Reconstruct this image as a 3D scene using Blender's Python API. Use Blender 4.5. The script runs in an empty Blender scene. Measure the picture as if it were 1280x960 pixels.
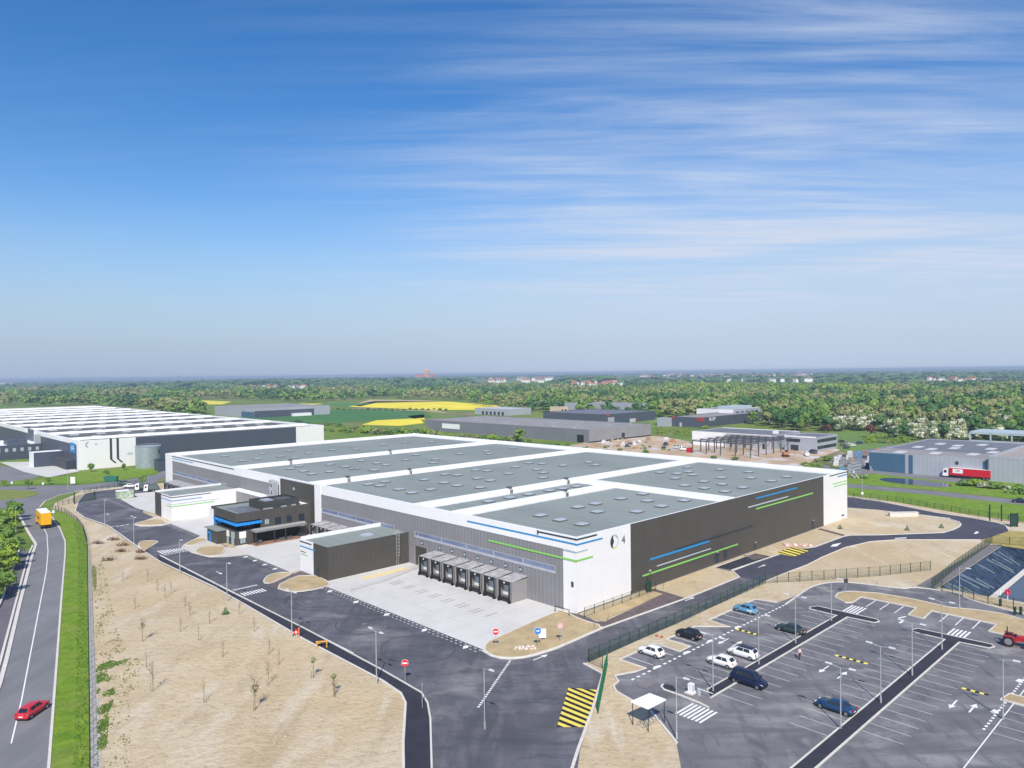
import bpy, bmesh, math, random
import numpy as np
from mathutils import Vector, Matrix
from mathutils.geometry import tessellate_polygon
R = math.radians
rnd = random.Random(7)
sc = bpy.context.scene
col = sc.collection
# ------------------------------------------------------------------ camera, sky, sun, exposure
H = 42.0; FOC = 910.17; PITCH = R(.849); ROLL = R(-.7193)
cam = bpy.data.objects.new('camera', bpy.data.cameras.new('camera')); col.objects.link(cam)
cam.data.sensor_width = 36; cam.data.lens = 36*FOC/1280; cam.data.clip_start = .5; cam.data.clip_end = 60000
cam.matrix_world = Matrix.Translation((0, 0, H)) @ Matrix.Rotation(R(90)-PITCH, 4, 'X') @ Matrix.Rotation(ROLL, 4, 'Z')
sc.camera = cam
SUN_EL, SUN_AZ = 44.0, 181.5
world = bpy.data.worlds.new('World'); sc.world = world; world.use_nodes = True
def build_world():
    nt = world.node_tree; N = nt.nodes; L = nt.links; N.clear()
    out = N.new('ShaderNodeOutputWorld'); bg = N.new('ShaderNodeBackground'); bg.inputs['Strength'].default_value = .118
    sky = N.new('ShaderNodeTexSky'); sky.sky_type = 'NISHITA'; sky.sun_disc = False
    sky.sun_elevation = R(SUN_EL); sky.sun_rotation = R(SUN_AZ); sky.altitude = 40; sky.air_density = 1.0; sky.dust_density = .5; sky.ozone_density = 3.0
    tc = N.new('ShaderNodeTexCoord'); sep = N.new('ShaderNodeSeparateXYZ'); L.new(tc.outputs['Generated'], sep.inputs[0])
    def M(op, a, b=None, clamp=False):
        n = N.new('ShaderNodeMath'); n.operation = op; n.use_clamp = clamp
        for i, v in enumerate((a, b)):
            if v is None: continue
            if isinstance(v, (int, float)): n.inputs[i].default_value = v
            else: L.new(v, n.inputs[i])
        return n.outputs[0]
    zz = M('ADD', M('MAXIMUM', sep.outputs[2], 0), .06)
    u = M('DIVIDE', sep.outputs[0], zz); v = M('DIVIDE', sep.outputs[1], zz)
    cb = N.new('ShaderNodeCombineXYZ'); L.new(u, cb.inputs[0]); L.new(v, cb.inputs[1])
    def noise(scale, rot, sx, sy, det, dist, loc=(0, 0, 0), rough=.6):
        m = N.new('ShaderNodeMapping'); m.inputs['Rotation'].default_value = (0, 0, R(rot)); m.inputs['Scale'].default_value = (sx, sy, 1); m.inputs['Location'].default_value = loc
        L.new(cb.outputs[0], m.inputs[0])
        n = N.new('ShaderNodeTexNoise'); n.inputs['Scale'].default_value = scale; n.inputs['Detail'].default_value = det; n.inputs['Roughness'].default_value = rough; n.inputs['Distortion'].default_value = dist
        L.new(m.outputs[0], n.inputs['Vector']); return n.outputs[0]
    def ramp(x, a, b):
        n = N.new('ShaderNodeMapRange'); n.interpolation_type = 'SMOOTHSTEP'; n.inputs[1].default_value = a; n.inputs[2].default_value = b; L.new(x, n.inputs[0]); return n.outputs[0]
    big = ramp(noise(.40, 50, .8, 1.25, 4, .6, (3.1, 1.2, 0)), .36, .60)
    st = ramp(noise(.95, 55, .32, 1.9, 12, .55, (0, 2, 0), .64), .36, .72)
    fine = ramp(noise(3.4, 62, .26, 2.2, 9, .6, (5, 0, 0), .66), .32, .76)
    side = ramp(M('ADD', sep.outputs[0], M('MULTIPLY', M('SUBTRACT', .25, sep.outputs[2]), .5)), -.42, .42)
    c = M('MULTIPLY', M('ADD', M('MULTIPLY', st, .62), M('MULTIPLY', fine, .38)), M('ADD', M('MULTIPLY', big, .8), .2))
    c = M('MULTIPLY', c, M('ADD', M('MULTIPLY', side, 1.0), .08))
    c = M('MULTIPLY', c, ramp(sep.outputs[2], .03, .17))
    low = ramp(sep.outputs[2], .40, .03)
    veil = M('MULTIPLY', low, M('ADD', M('MULTIPLY', side, .42), .08))
    c = M('ADD', M('MULTIPLY', c, 1.25), veil, True)
    hs = N.new('ShaderNodeMix'); hs.data_type = 'RGBA'; L.new(c, hs.inputs['Factor'])
    gr = N.new('ShaderNodeMix'); gr.data_type = 'RGBA'; gr.inputs['B'].default_value = (3.0, 3.9, 5.3, 1)
    L.new(ramp(sep.outputs[2], .25, -.02), gr.inputs['Factor'])
    hv = N.new('ShaderNodeHueSaturation'); hv.inputs['Hue'].default_value = .506; hv.inputs['Saturation'].default_value = 1.34; hv.inputs['Value'].default_value = 1.16; L.new(sky.outputs[0], hv.inputs['Color'])
    L.new(hv.outputs[0], gr.inputs['A'])
    L.new(gr.outputs['Result'], hs.inputs['A']); hs.inputs['B'].default_value = (5.0, 5.7, 7.0, 1)
    L.new(hs.outputs['Result'], bg.inputs['Color']); L.new(bg.outputs[0], out.inputs[0])
build_world()
sun = bpy.data.objects.new('sun', bpy.data.lights.new('sun', 'SUN')); col.objects.link(sun)
sun.data.energy = 4.9; sun.data.angle = R(.5); sun.data.color = (1, .93, .82)
sun.rotation_euler = (R(90-SUN_EL), 0, R(180-SUN_AZ)*-1)
sc.view_settings.view_transform = 'Standard'; sc.view_settings.look = 'None'; sc.view_settings.gamma = 1; sc.view_settings.exposure = .07
sc.view_settings.use_curve_mapping = False
sc.cycles.max_bounces = 5; sc.cycles.diffuse_bounces = 3; sc.cycles.glossy_bounces = 2; sc.cycles.transparent_max_bounces = 12
sc.cycles.volume_bounces = 0

# ------------------------------------------------------------------ survey: photo point -> point on the ground; site grid (a along the right facade, b along the left one)
TH = R(46.42); C0 = np.array([10.7722, 126.0835]); UR = np.array([math.sin(TH), math.cos(TH)]); UL = np.array([-math.cos(TH), math.sin(TH)])
GRID = R(90)-TH
def ray(px, py):
    X = px-640; Y = py-480; c, s = math.cos(-ROLL), math.sin(-ROLL); X, Y = c*X-s*Y, s*X+c*Y
    c, s = math.cos(PITCH), math.sin(PITCH); return np.array([X/FOC, c-s*Y/FOC, -s-c*Y/FOC])
def G(px, py, z=0.):
    d = ray(px, py); t = (z-H)/d[2]; return (d[0]*t, d[1]*t)
def AB(px, py, z=0.):
    v = np.array(G(px, py, z))-C0; return (float(v@UR), float(v@UL))
def W(a, b): p = C0+UR*a+UL*b; return (float(p[0]), float(p[1]))
def FA(px, py, a=0.):
    d = ray(px, py); t = (a+C0@UR)/(d[:2]@UR); p = d*t; return float(p[:2]@UL-C0@UL), float(p[2]+H)
def FB(px, py, b=0.):
    d = ray(px, py); t = (b+C0@UL)/(d[:2]@UL); p = d*t; return float(p[:2]@UR-C0@UR), float(p[2]+H)

# ------------------------------------------------------------------ materials
MATS = {}
def mat(name, c, rough=.8, var=0., vs=1., bump=0., bs=20., metal=0., spec=.3, ribs=None, c2=None, coord='pos', mid=(.35, .65), streak=None, extra=None, alpha=None, ribcol=0., ribbump=.4, det=6):
    if name in MATS: return MATS[name]
    m = bpy.data.materials.new(name); m.use_nodes = True; nt = m.node_tree; N = nt.nodes; L = nt.links
    b = N['Principled BSDF']; b.inputs['Roughness'].default_value = rough; b.inputs['Metallic'].default_value = metal; b.inputs['Specular IOR Level'].default_value = spec
    b.inputs['Base Color'].default_value = (*c, 1); m.diffuse_color = (*c, 1)
    if coord == 'pos':
        g = N.new('ShaderNodeNewGeometry'); P = g.outputs['Position']
    else:
        g = N.new('ShaderNodeTexCoord'); P = g.outputs['Object']
    def noise(s, d=6, dist=0., sc_=None):
        n = N.new('ShaderNodeTexNoise'); n.inputs['Scale'].default_value = s; n.inputs['Detail'].default_value = d; n.inputs['Distortion'].default_value = dist; n.inputs['Roughness'].default_value = .62
        if sc_:
            mp = N.new('ShaderNodeMapping'); mp.inputs['Scale'].default_value = sc_[:3]; mp.inputs['Rotation'].default_value = (0, 0, sc_[3]); mp.vector_type = 'POINT'
            L.new(P, mp.inputs[0]); L.new(mp.outputs[0], n.inputs['Vector'])
        else: L.new(P, n.inputs['Vector'])
        return n.outputs[0]
    cur = None
    def mix(f, A, B, lo, hi):
        r = N.new('ShaderNodeMapRange'); r.inputs[1].default_value = lo; r.inputs[2].default_value = hi; L.new(f, r.inputs[0])
        x = N.new('ShaderNodeMix'); x.data_type = 'RGBA'; L.new(r.outputs[0], x.inputs['Factor'])
        for k, v in (('A', A), ('B', B)):
            if isinstance(v, tuple): x.inputs[k].default_value = (*v[:3], 1)
            else: L.new(v, x.inputs[k])
        return x.outputs['Result']
    if var or c2:
        B = c2 if c2 else tuple(x*(1+var) for x in c); A = c if c2 else tuple(x*(1-var) for x in c)
        cur = mix(noise(vs, det), A, B, *mid)
    if extra:                                  # extra = list of (colour, scale, lo, hi, mapping)
        for (ec, es, lo, hi, mp) in extra:
            r = N.new('ShaderNodeMapRange'); r.inputs[1].default_value = lo; r.inputs[2].default_value = hi; L.new(noise(es, 8, .4, mp), r.inputs[0])
            x = N.new('ShaderNodeMix'); x.data_type = 'RGBA'; L.new(r.outputs[0], x.inputs['Factor'])
            if cur is None: x.inputs['A'].default_value = (*c, 1)
            else: L.new(cur, x.inputs['A'])
            x.inputs['B'].default_value = (*ec, 1); cur = x.outputs['Result']
    hgt = None
    if ribs:                                   # ribs = (period m, axis) vertical cladding seams, object space
        o = N.new('ShaderNodeTexCoord'); w = N.new('ShaderNodeTexWave'); w.wave_type = 'BANDS'; w.bands_direction = ribs[1]; w.inputs['Scale'].default_value = 6.2832/(20*ribs[0])*1.0
        L.new(o.outputs['Object'], w.inputs['Vector']); hgt = w.outputs[1]
        if ribcol:
            x = N.new('ShaderNodeMix'); x.data_type = 'RGBA'; x.blend_type = 'MULTIPLY'; 
            r = N.new('ShaderNodeMapRange'); r.inputs[1].default_value = .0; r.inputs[2].default_value = .35; r.inputs[3].default_value = ribcol; r.inputs[4].default_value = 0; L.new(hgt, r.inputs[0]); L.new(r.outputs[0], x.inputs['Factor'])
            if cur is None: x.inputs['A'].default_value = (*c, 1)
            else: L.new(cur, x.inputs['A'])
            x.inputs['B'].default_value = (.5, .5, .5, 1); cur = x.outputs['Result']
    if cur is not None: L.new(cur, b.inputs['Base Color'])
    if bump or ribs:
        bp = N.new('ShaderNodeBump'); bp.inputs['Strength'].default_value = ribbump if ribs else bump; bp.inputs['Distance'].default_value = .05 if ribs else .3
        L.new(hgt if ribs else noise(bs, 8), bp.inputs['Height']); L.new(bp.outputs[0], b.inputs['Normal'])
    if alpha is not None: b.inputs['Alpha'].default_value = alpha
    MATS[name] = m; return m
def foliage(name, a, b, dark, fl=None):
    m = bpy.data.materials.new(name); m.use_nodes = True; nt = m.node_tree; N = nt.nodes; L = nt.links; p = N['Principled BSDF']
    p.inputs['Roughness'].default_value = .65; p.inputs['Specular IOR Level'].default_value = .15
    g = N.new('ShaderNodeNewGeometry'); oi = N.new('ShaderNodeObjectInfo')
    n = N.new('ShaderNodeTexNoise'); n.inputs['Scale'].default_value = .055; n.inputs['Detail'].default_value = 3; L.new(g.outputs['Position'], n.inputs['Vector'])
    ad = N.new('ShaderNodeMath'); ad.operation = 'MULTIPLY_ADD'; L.new(oi.outputs['Random'], ad.inputs[0]); ad.inputs[1].default_value = .35; L.new(n.outputs[0], ad.inputs[2])
    r = N.new('ShaderNodeMapRange'); r.inputs[1].default_value = .45; r.inputs[2].default_value = .85; L.new(ad.outputs[0], r.inputs[0])
    x = N.new('ShaderNodeMix'); x.data_type = 'RGBA'; x.inputs['A'].default_value = (*a, 1); x.inputs['B'].default_value = (*b, 1); L.new(r.outputs[0], x.inputs['Factor'])
    r2 = N.new('ShaderNodeMapRange'); r2.inputs[1].default_value = 0; r2.inputs[2].default_value = 1; r2.inputs[3].default_value = 0; r2.inputs[4].default_value = .6; L.new(g.outputs['Random Per Island'], r2.inputs[0])
    y = N.new('ShaderNodeMix'); y.data_type = 'RGBA'; y.inputs['B'].default_value = (*dark, 1); L.new(x.outputs['Result'], y.inputs['A']); L.new(r2.outputs[0], y.inputs['Factor'])
    res = y.outputs['Result']
    if fl:
        r3 = N.new('ShaderNodeMath'); r3.operation = 'GREATER_THAN'; r3.inputs[1].default_value = fl[1]; L.new(g.outputs['Random Per Island'], r3.inputs[0])
        z = N.new('ShaderNodeMix'); z.data_type = 'RGBA'; z.inputs['B'].default_value = (*fl[0], 1); L.new(res, z.inputs['A']); L.new(r3.outputs[0], z.inputs['Factor']); res = z.outputs['Result']
    L.new(res, p.inputs['Base Color']); m.diffuse_color = (*a, 1); MATS[name] = m; return m
diag = R(43.58)
ASPH = mat('asphalt_old', (.15, .15, .165), .9, .16, .12, .15, 6, extra=[((.17, .17, .185), .5, .5, .8, (1, .18, 1, -diag)), ((.075, .078, .095), .22, .52, .8, (.25, 1, 1, -diag))])
ASPHS = mat('asphalt_site', (.10, .10, .117), .88, .22, .1, .15, 6, extra=[((.175, .172, .20), .4, .48, .78, (1, .2, 1, -diag)), ((.065, .067, .082), .22, .5, .7, (.35, 1, 1, .3)), ((.24, .23, .235), .07, .52, .70, None), ((.075, .076, .09), 1.1, .52, .7, (.22, 1, 1, .9))])
ASPHN = mat('asphalt_new', (.036, .036, .05), .85, .2, .3, .12, 8)
ASPHR = mat('asphalt_public', (.20, .20, .212), .9, .08, .15, .1, 6, extra=[((.14, .142, .155), .3, .45, .8, (1, .1, 1, .22))])
ASPHP = mat('asphalt_parking', (.165, .163, .176), .9, .18, .14, .15, 6, extra=[((.29, .29, .30), .22, .50, .72, (.25, 1, 1, -diag)), ((.095, .096, .112), .6, .50, .72, (1, .3, 1, -diag)), ((.12, .12, .135), .35, .5, .68, (.12, 1, 1, -diag)), ((.33, .32, .31), .09, .58, .72, None)])
SAND = mat('sand', (.51, .40, .25), .95, .12, .06, 1.0, .9, extra=[((.59, .51, .375), .05, .40, .66, None), ((.40, .31, .205), .35, .52, .80, (1, .3, 1, .4)), ((.48, .38, .24), .02, .5, .7, None), ((.34, .26, .16), 1.3, .56, .74, None), ((.62, .55, .44), .16, .55, .7, (1, .25, 1, .9)), ((.30, .235, .15), 3.2, .62, .72, None)])
SOIL = mat('island_soil', (.45, .35, .20), .95, .14, .3, .6, 2, extra=[((.34, .25, .13), .8, .55, .8, None)])
CONC = mat('concrete', (.56, .55, .525), .85, .05, .2, .05, 5, extra=[((.62, .61, .59), .12, .4, .7, (1, .25, 1, -diag)), ((.47, .46, .44), .7, .6, .9, (.3, 1, 1, -diag))])
KERB = mat('kerb_concrete', (.62, .59, .54), .85, .08, 1.5)
GRASSV = mat('verge_grass', (.10, .21, .012), .9, .3, .5, .8, 3, c2=(.21, .32, .025), extra=[((.25, .27, .07), .12, .5, .8, None)])
GRASS = mat('meadow', (.10, .18, .02), .95, .3, .02, .5, 1, c2=(.19, .25, .045), extra=[((.25, .21, .11), .009, .56, .62, None), ((.06, .10, .03), .05, .5, .75, None)])
MARK = mat('marking_white', (.78, .78, .78), .8, .08, 2)
MARKG = mat('marking_worn', (.45, .45, .46), .85, .15, 1.5)
YEL = mat('marking_yellow', (.78, .63, .11), .8, .08, 2)
YELP = mat('marking_pale_yellow', (.72, .60, .33), .85, .06, 2)
BLK = mat('black_rubber', (.02, .02, .022), .6)
WHITE = mat('white_cladding', (.785, .785, .79), .45, .02, .4, ribs=(.9, 'X'), coord='obj', ribbump=.06, ribcol=.06)
WHITEL = mat('white_cladding_left', (.80, .80, .81), .45, .02, .4, ribs=(.9, 'Y'), coord='obj', ribbump=.06, ribcol=.06)
MEMB2 = mat('roof_band_membrane', (.58, .60, .63), .7, .06, .3, coord='obj', extra=[((.46, .49, .52), .9, .5, .8, (1, .12, 1, 0))])
MEMB = mat('white_membrane', (.80, .81, .83), .7, .05, .3, coord='obj', extra=[((.62, .64, .66), .9, .55, .85, (1, .12, 1, 0))])
GREYC = mat('grey_cladding', (.235, .23, .245), .5, .05, .25, ribs=(1.0, 'Y'), coord='obj', ribbump=.3, ribcol=.35)
DARKX = mat('dark_cladding', (.078, .073, .066), .5, .06, .2, ribs=(1.0, 'X'), coord='obj', ribbump=.25, ribcol=.15)
DARKY = mat('dark_cladding_left', (.07, .066, .06), .5, .06, .2, ribs=(1.0, 'Y'), coord='obj', ribbump=.25, ribcol=.15)
NAVY = mat('slate_cladding', (.07, .085, .115), .5, .05, .2, ribs=(1.2, 'X'), coord='obj', ribbump=.2, ribcol=.2)
ROOF = mat('roof_membrane', (.225, .26, .245), .8, .08, .08, .05, 3, coord='obj', ribs=(3.0, 'X'), ribbump=.05, ribcol=.13, extra=[((.27, .305, .29), .05, .4, .7, (1, .2, 1, 0)), ((.20, .225, .225), .4, .6, .85, (.1, 1, 1, 0))])
ROOFD = mat('roof_dark', (.13, .135, .125), .8, .1, .1, coord='obj')
ROOFG = mat('roof_greyed', (.27, .26, .26), .8, .08, .1, coord='obj', extra=[((.34, .33, .33), .3, .5, .8, None)])
PVROOF = mat('roof_slate', (.16, .165, .19), .6, .15, .2, coord='obj')
GLASS = mat('window_glass', (.02, .03, .045), .15, spec=.8, var=.2, vs=.8)
GLASSB = mat('strip_glass', (.17, .21, .32), .15, spec=.7, var=.18, vs=.35)
SKYL = mat('skylight_dome', (.38, .44, .49), .6, spec=.3, var=.08, vs=.5)
STEEL = mat('galvanised_steel', (.55, .57, .59), .4, .08, 1, metal=.5)
TANKM = mat('tank_steel', (.36, .42, .45), .4, .1, .8, metal=.4, ribs=(1.2, 'Z'), coord='obj', ribbump=.3)
BLUE = mat('blue_trim', (.03, .25, .55), .4)
BLUEL = mat('blue_trim_bright', (.02, .27, .75), .4)  # brighter, more saturated blue for the office canopy, wall and porch
GREEN = mat('green_trim', (.24, .58, .13), .4)
SILV = mat('grey_trim', (.42, .50, .54), .4)
INK = mat('black_trim', (.035, .045, .06), .5)
FGREEN = mat('fence_green', (.015, .05, .035), .6)
FMESH = mat('fence_mesh', (.04, .09, .07), .7, alpha=.20)
FMESHO = mat('fence_mesh_olive', (.10, .11, .05), .7, alpha=.10)
TRUNK = mat('bark', (.12, .09, .06), .9, .2, 3)
TWIG = mat('twig_bark', (.20, .15, .10), .9, .2, 3)
WATERM = mat('water', (.055, .06, .075), .12, spec=.6, bump=.05, bs=1.5)
PONDM = mat('pond_water', (.04, .05, .10), .1, spec=.6, bump=.05, bs=1)
LINER = mat('basin_liner', (.026, .048, .085), .55, .4, .9, .35, .7, spec=.4, extra=[((.17, .21, .24), .5, .60, .72, (1, .1, 1, -diag)), ((.008, .016, .035), 1.0, .5, .62, (1, .1, 1, -diag))])
RED = mat('red_paint', (.55, .02, .025), .4)
PLANT = mat('plant_grey', (.10, .105, .11), .6, .1, 2)
TYRE = mat('tyre_rubber', (.018, .018, .018), .8)
RIM = mat('wheel_rim', (.35, .35, .36), .4, metal=.6)
# ------------------------------------------------------------------ mesh builder
class MB:
    def __init__(s): s.v = []; s.f = []
    def add(s, vs, fs):
        o = len(s.v); s.v += [tuple(map(float, v)) for v in vs]; s.f += [tuple(i+o for i in f) for f in fs]; return s
    def box(s, x0, x1, y0, y1, z0, z1):
        if x0 > x1: x0, x1 = x1, x0
        if y0 > y1: y0, y1 = y1, y0
        if z0 > z1: z0, z1 = z1, z0
        return s.add([(x0, y0, z0), (x1, y0, z0), (x1, y1, z0), (x0, y1, z0), (x0, y0, z1), (x1, y0, z1), (x1, y1, z1), (x0, y1, z1)],
                     [(0, 3, 2, 1), (4, 5, 6, 7), (0, 1, 5, 4), (1, 2, 6, 5), (2, 3, 7, 6), (3, 0, 4, 7)])
    def hexa(s, p): return s.add(p, [(0, 3, 2, 1), (4, 5, 6, 7), (0, 1, 5, 4), (1, 2, 6, 5), (2, 3, 7, 6), (3, 0, 4, 7)])
    def cyl(s, p0, p1, r0, r1=None, n=8, cap=True):
        r1 = r0 if r1 is None else r1
        p0 = Vector(p0); p1 = Vector(p1); d = (p1-p0).normalized(); u = d.orthogonal().normalized(); w = d.cross(u)
        vs = [p0+(u*math.cos(2*math.pi*i/n)+w*math.sin(2*math.pi*i/n))*r0 for i in range(n)]+[p1+(u*math.cos(2*math.pi*i/n)+w*math.sin(2*math.pi*i/n))*r1 for i in range(n)]
        fs = [(i, (i+1) % n, n+(i+1) % n, n+i) for i in range(n)]
        if cap: fs += [tuple(range(n-1, -1, -1)), tuple(range(n, 2*n))]
        return s.add(vs, fs)
    def sheet(s, poly, z, holes=()):
        loops = [[Vector((p[0], p[1], 0)) for p in poly]]+[[Vector((p[0], p[1], 0)) for p in h] for h in holes]
        tris = tessellate_polygon(loops); vs = [v for l in loops for v in l]; out = []
        for t in tris:
            a, b, c = (vs[i] for i in t)
            if (b-a).cross(c-a).z < 0: t = (t[0], t[2], t[1])
            out.append(tuple(t))
        return s.add([(v.x, v.y, z) for v in vs], out)
    def prism(s, poly, z0, z1):
        ar = sum(poly[i-1][0]*poly[i][1]-poly[i][0]*poly[i-1][1] for i in range(len(poly)))
        if ar < 0: poly = poly[::-1]
        s.sheet(poly, z1); n = len(poly)
        return s.add([(p[0], p[1], z0) for p in poly]+[(p[0], p[1], z1) for p in poly], [(i, (i+1) % n, n+(i+1) % n, n+i) for i in range(n)])
    def strip(s, pts, w, z0, z1=None, closed=False):      # a ribbon or kerb following a line
        P = [np.array(p[:2], float) for p in pts]; n = len(P); L_, R_ = [], []
        for i in range(n):
            a = P[i-1] if (i > 0 or closed) else P[i]; b = P[(i+1) % n] if (i < n-1 or closed) else P[i]
            d = b-a; d = d/(np.linalg.norm(d)+1e-9); nn = np.array([-d[1], d[0]]); L_.append(P[i]+nn*w/2); R_.append(P[i]-nn*w/2)
        k = n if closed else n-1
        for i in range(k):
            j = (i+1) % n
            q = [R_[i], R_[j], L_[j], L_[i]]
            if z1 is None: s.add([(*p, z0) for p in q], [(0, 1, 2, 3)])
            else: s.hexa([(*p, z0) for p in q]+[(*p, z1) for p in q])
        return s
    def build(s, name, m, parent=None, smooth=False):
        me = bpy.data.meshes.new(name); me.from_pydata(s.v, [], s.f); me.materials.append(m)
        if smooth: me.shade_smooth()
        o = bpy.data.objects.new(name, me); col.objects.link(o); o.parent = parent; return o
def tag(o, label=None, cat=None, group=None, kind=None):
    for k, v in (('label', label), ('category', cat), ('group', group), ('kind', kind)):
        if v: o[k] = v
    return o
def empty(name, label, cat, loc=(0, 0, 0), rz=0, group=None):
    o = bpy.data.objects.new(name, None); col.objects.link(o); o.location = loc; o.rotation_euler = (0, 0, rz); o.empty_display_size = .5; return tag(o, label, cat, group)
def struct(name, mb, m): return tag(mb.build(name, m), kind='structure')
def kids(o): return [c for c in KID.get(o.name, [])]
KID = {}
def child_index():
    KID.clear()
    for o in bpy.data.objects:
        if o.parent: KID.setdefault(o.parent.name, []).append(o)
def copy_tree(o, parent=None):
    c = o.copy(); col.objects.link(c); c.parent = parent
    for ch in KID.get(o.name, []): copy_tree(ch, c)
    return c
def dup(o, loc, rz, label, group=None):
    c = copy_tree(o); c.location = loc; c.rotation_euler = (0, 0, rz); tag(c, label, None, group); return c
def px(pts, z=0.): return [G(x, y, z) for x, y in pts]
def ab(pts): return [W(a, b) for a, b in pts]
def smooth_line(P, it=2, closed=False):
    P = [tuple(p) for p in P]
    for _ in range(it):
        Q = [] if closed else [P[0]]
        n = len(P)
        for i in range(n if closed else n-1):
            a, b = P[i], P[(i+1) % n]; Q += [(a[0]*.75+b[0]*.25, a[1]*.75+b[1]*.25), (a[0]*.25+b[0]*.75, a[1]*.25+b[1]*.75)]
        if not closed: Q.append(P[-1])
        P = Q
    return P
def text(body, size, m, name='lettering', parent=None, loc=(0, 0, 0), rot=(0, 0, 0), depth=.03):
    cu = bpy.data.curves.new(name, 'FONT'); cu.body = body; cu.size = size; cu.extrude = depth; cu.align_x = 'CENTER'; cu.align_y = 'CENTER'
    t = bpy.data.objects.new(name, cu); col.objects.link(t); bpy.context.view_layer.update()
    me = bpy.data.meshes.new_from_object(t.evaluated_get(bpy.context.evaluated_depsgraph_get())); bpy.data.objects.remove(t)
    me.materials.clear(); me.materials.append(m)
    o = bpy.data.objects.new(name, me); col.objects.link(o); o.parent = parent; o.location = loc; o.rotation_euler = rot; return o
# ------------------------------------------------------------------ ground, roads, markings
BAS = [(59.5, -39.5), (105.5, -39.5), (105.5, -84), (59.5, -84)]       # storm basin rim on the grid
basin_hole = ab(BAS)
far = [(20000*math.cos(2*math.pi*i/96), 20000*math.sin(2*math.pi*i/96)) for i in range(96)]
struct('ground', MB().sheet(far, 0, [basin_hole]), GRASS)
sand_poly = px([(64, 636), (81, 641), (95, 651), (103, 662), (107, 672), (110, 681), (110.5, 777), (112, 890), (113, 960), (114, 1010)])+ab([(-55, -75), (120, -110), (150, -60)])+px([(1300, 660), (1280, 653), (1200, 641), (1100, 624.5), (1057, 618.5)])+ab([(122, 30), (122, 212), (5, 215)])+px([(203, 604), (150, 609), (124, 610.5), (104, 613), (90, 620), (70, 628)])
struct('sandy_ground', MB().sheet(sand_poly, .05, [basin_hole]), SAND)
# public road on the left with verge, footway and roundabout
struct('public_road', MB().sheet(px([(-90, 1010), (-20, 900), (0, 866), (23.4, 765), (40.6, 693), (45.3, 680), (34.4, 665), (26, 653), (21, 641), (17, 634), (0, 636), (-80, 642), (-80, 612), (0, 608.5), (40, 607.5), (100, 606.5), (150, 602), (190, 594), (196, 597), (178, 605), (150, 608), (125, 611), (100, 613.6), (76, 618), (60, 624), (52, 631), (50, 638), (57, 643), (66, 648), (75, 661), (81, 677), (81, 693), (77, 740), (66, 887), (60, 960), (56, 1010)]), .07), ASPHR)
struct('traffic_island_grass', MB().prism(smooth_line(px([(-70, 615), (0, 613), (36, 613.5), (50, 616), (46, 619.5), (30, 623), (0, 625.5), (-70, 628)]), 2, True), 0, .2), mat('island_grass', (.19, .22, .05), .9, .2, .4))
struct('footway', MB().sheet(px([(25.5, 687), (40, 690), (36, 712), (18, 785), (3, 850), (-30, 940), (-60, 1010), (-220, 1010), (-60, 860), (0, 757)]), .08), mat('footway_asphalt', (.14, .13, .15), .9, .1, .3))
struct('kerb', MB().strip(px([(-55, 1010), (0, 855), (8, 826), (24, 758), (40.6, 693), (45, 681), (35, 665), (22, 641)]), .55, 0, .2).strip(px([(-80, 1010), (-30, 922), (0, 829), (15, 772), (28, 722), (36, 693), (41, 682)]), .35, 0, .2).strip(px([(57, 1010), (66.5, 887), (77.5, 740), (81.5, 693), (81.5, 677), (75, 661), (65, 646.5), (57, 642)]), .3, 0, .16).strip(px([(50, 634), (56, 627), (75, 619), (100, 614), (125, 611.6), (150, 609.3), (178, 605.4)]), .4, 0, .16).strip(px([(25, 687), (0, 757), (-40, 826)]), .3, 0, .5), KERB)
struct('verge', MB().sheet(px([(83, 677), (78, 663), (66, 646), (58, 641), (64, 636.5), (81, 641.5), (96, 652), (104, 663), (109, 681), (110.5, 777), (112, 887), (113, 1010), (59, 1010), (67.5, 887), (78.5, 740), (83, 693)]), .075), GRASSV)
struct('gravel_strip', MB().sheet(px([(110.5, 690), (113, 700), (117, 790), (120, 840), (124, 887), (130, 1010), (113, 1010), (112, 887), (111, 777)]), .085), mat('gravel', (.38, .36, .32), .95, .3, 3, .9, 3, c2=(.6, .57, .52)))
struct('grass_patch', MB().sheet(smooth_line(px([(114, 706), (120, 708), (121, 735), (117, 742)]), 1, True), .09), mat('weed_grass', (.10, .17, .03), .95, .3, 1.5, .8, 4, c2=(.3, .27, .12)))
struct('road_line', MB().strip(px([(14, 930), (26.6, 877.5), (47, 771), (57.8, 715), (60, 690), (58.6, 668), (50, 652)]), .16, .08).strip(px([(62, 940), (69.5, 840), (75.3, 740)]), .01, .08), MARK)
struct('give_way_marks', MB().sheet(px([(8, 630), (26, 631), (24, 636), (14, 640)]), .09), MARKG)
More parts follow.
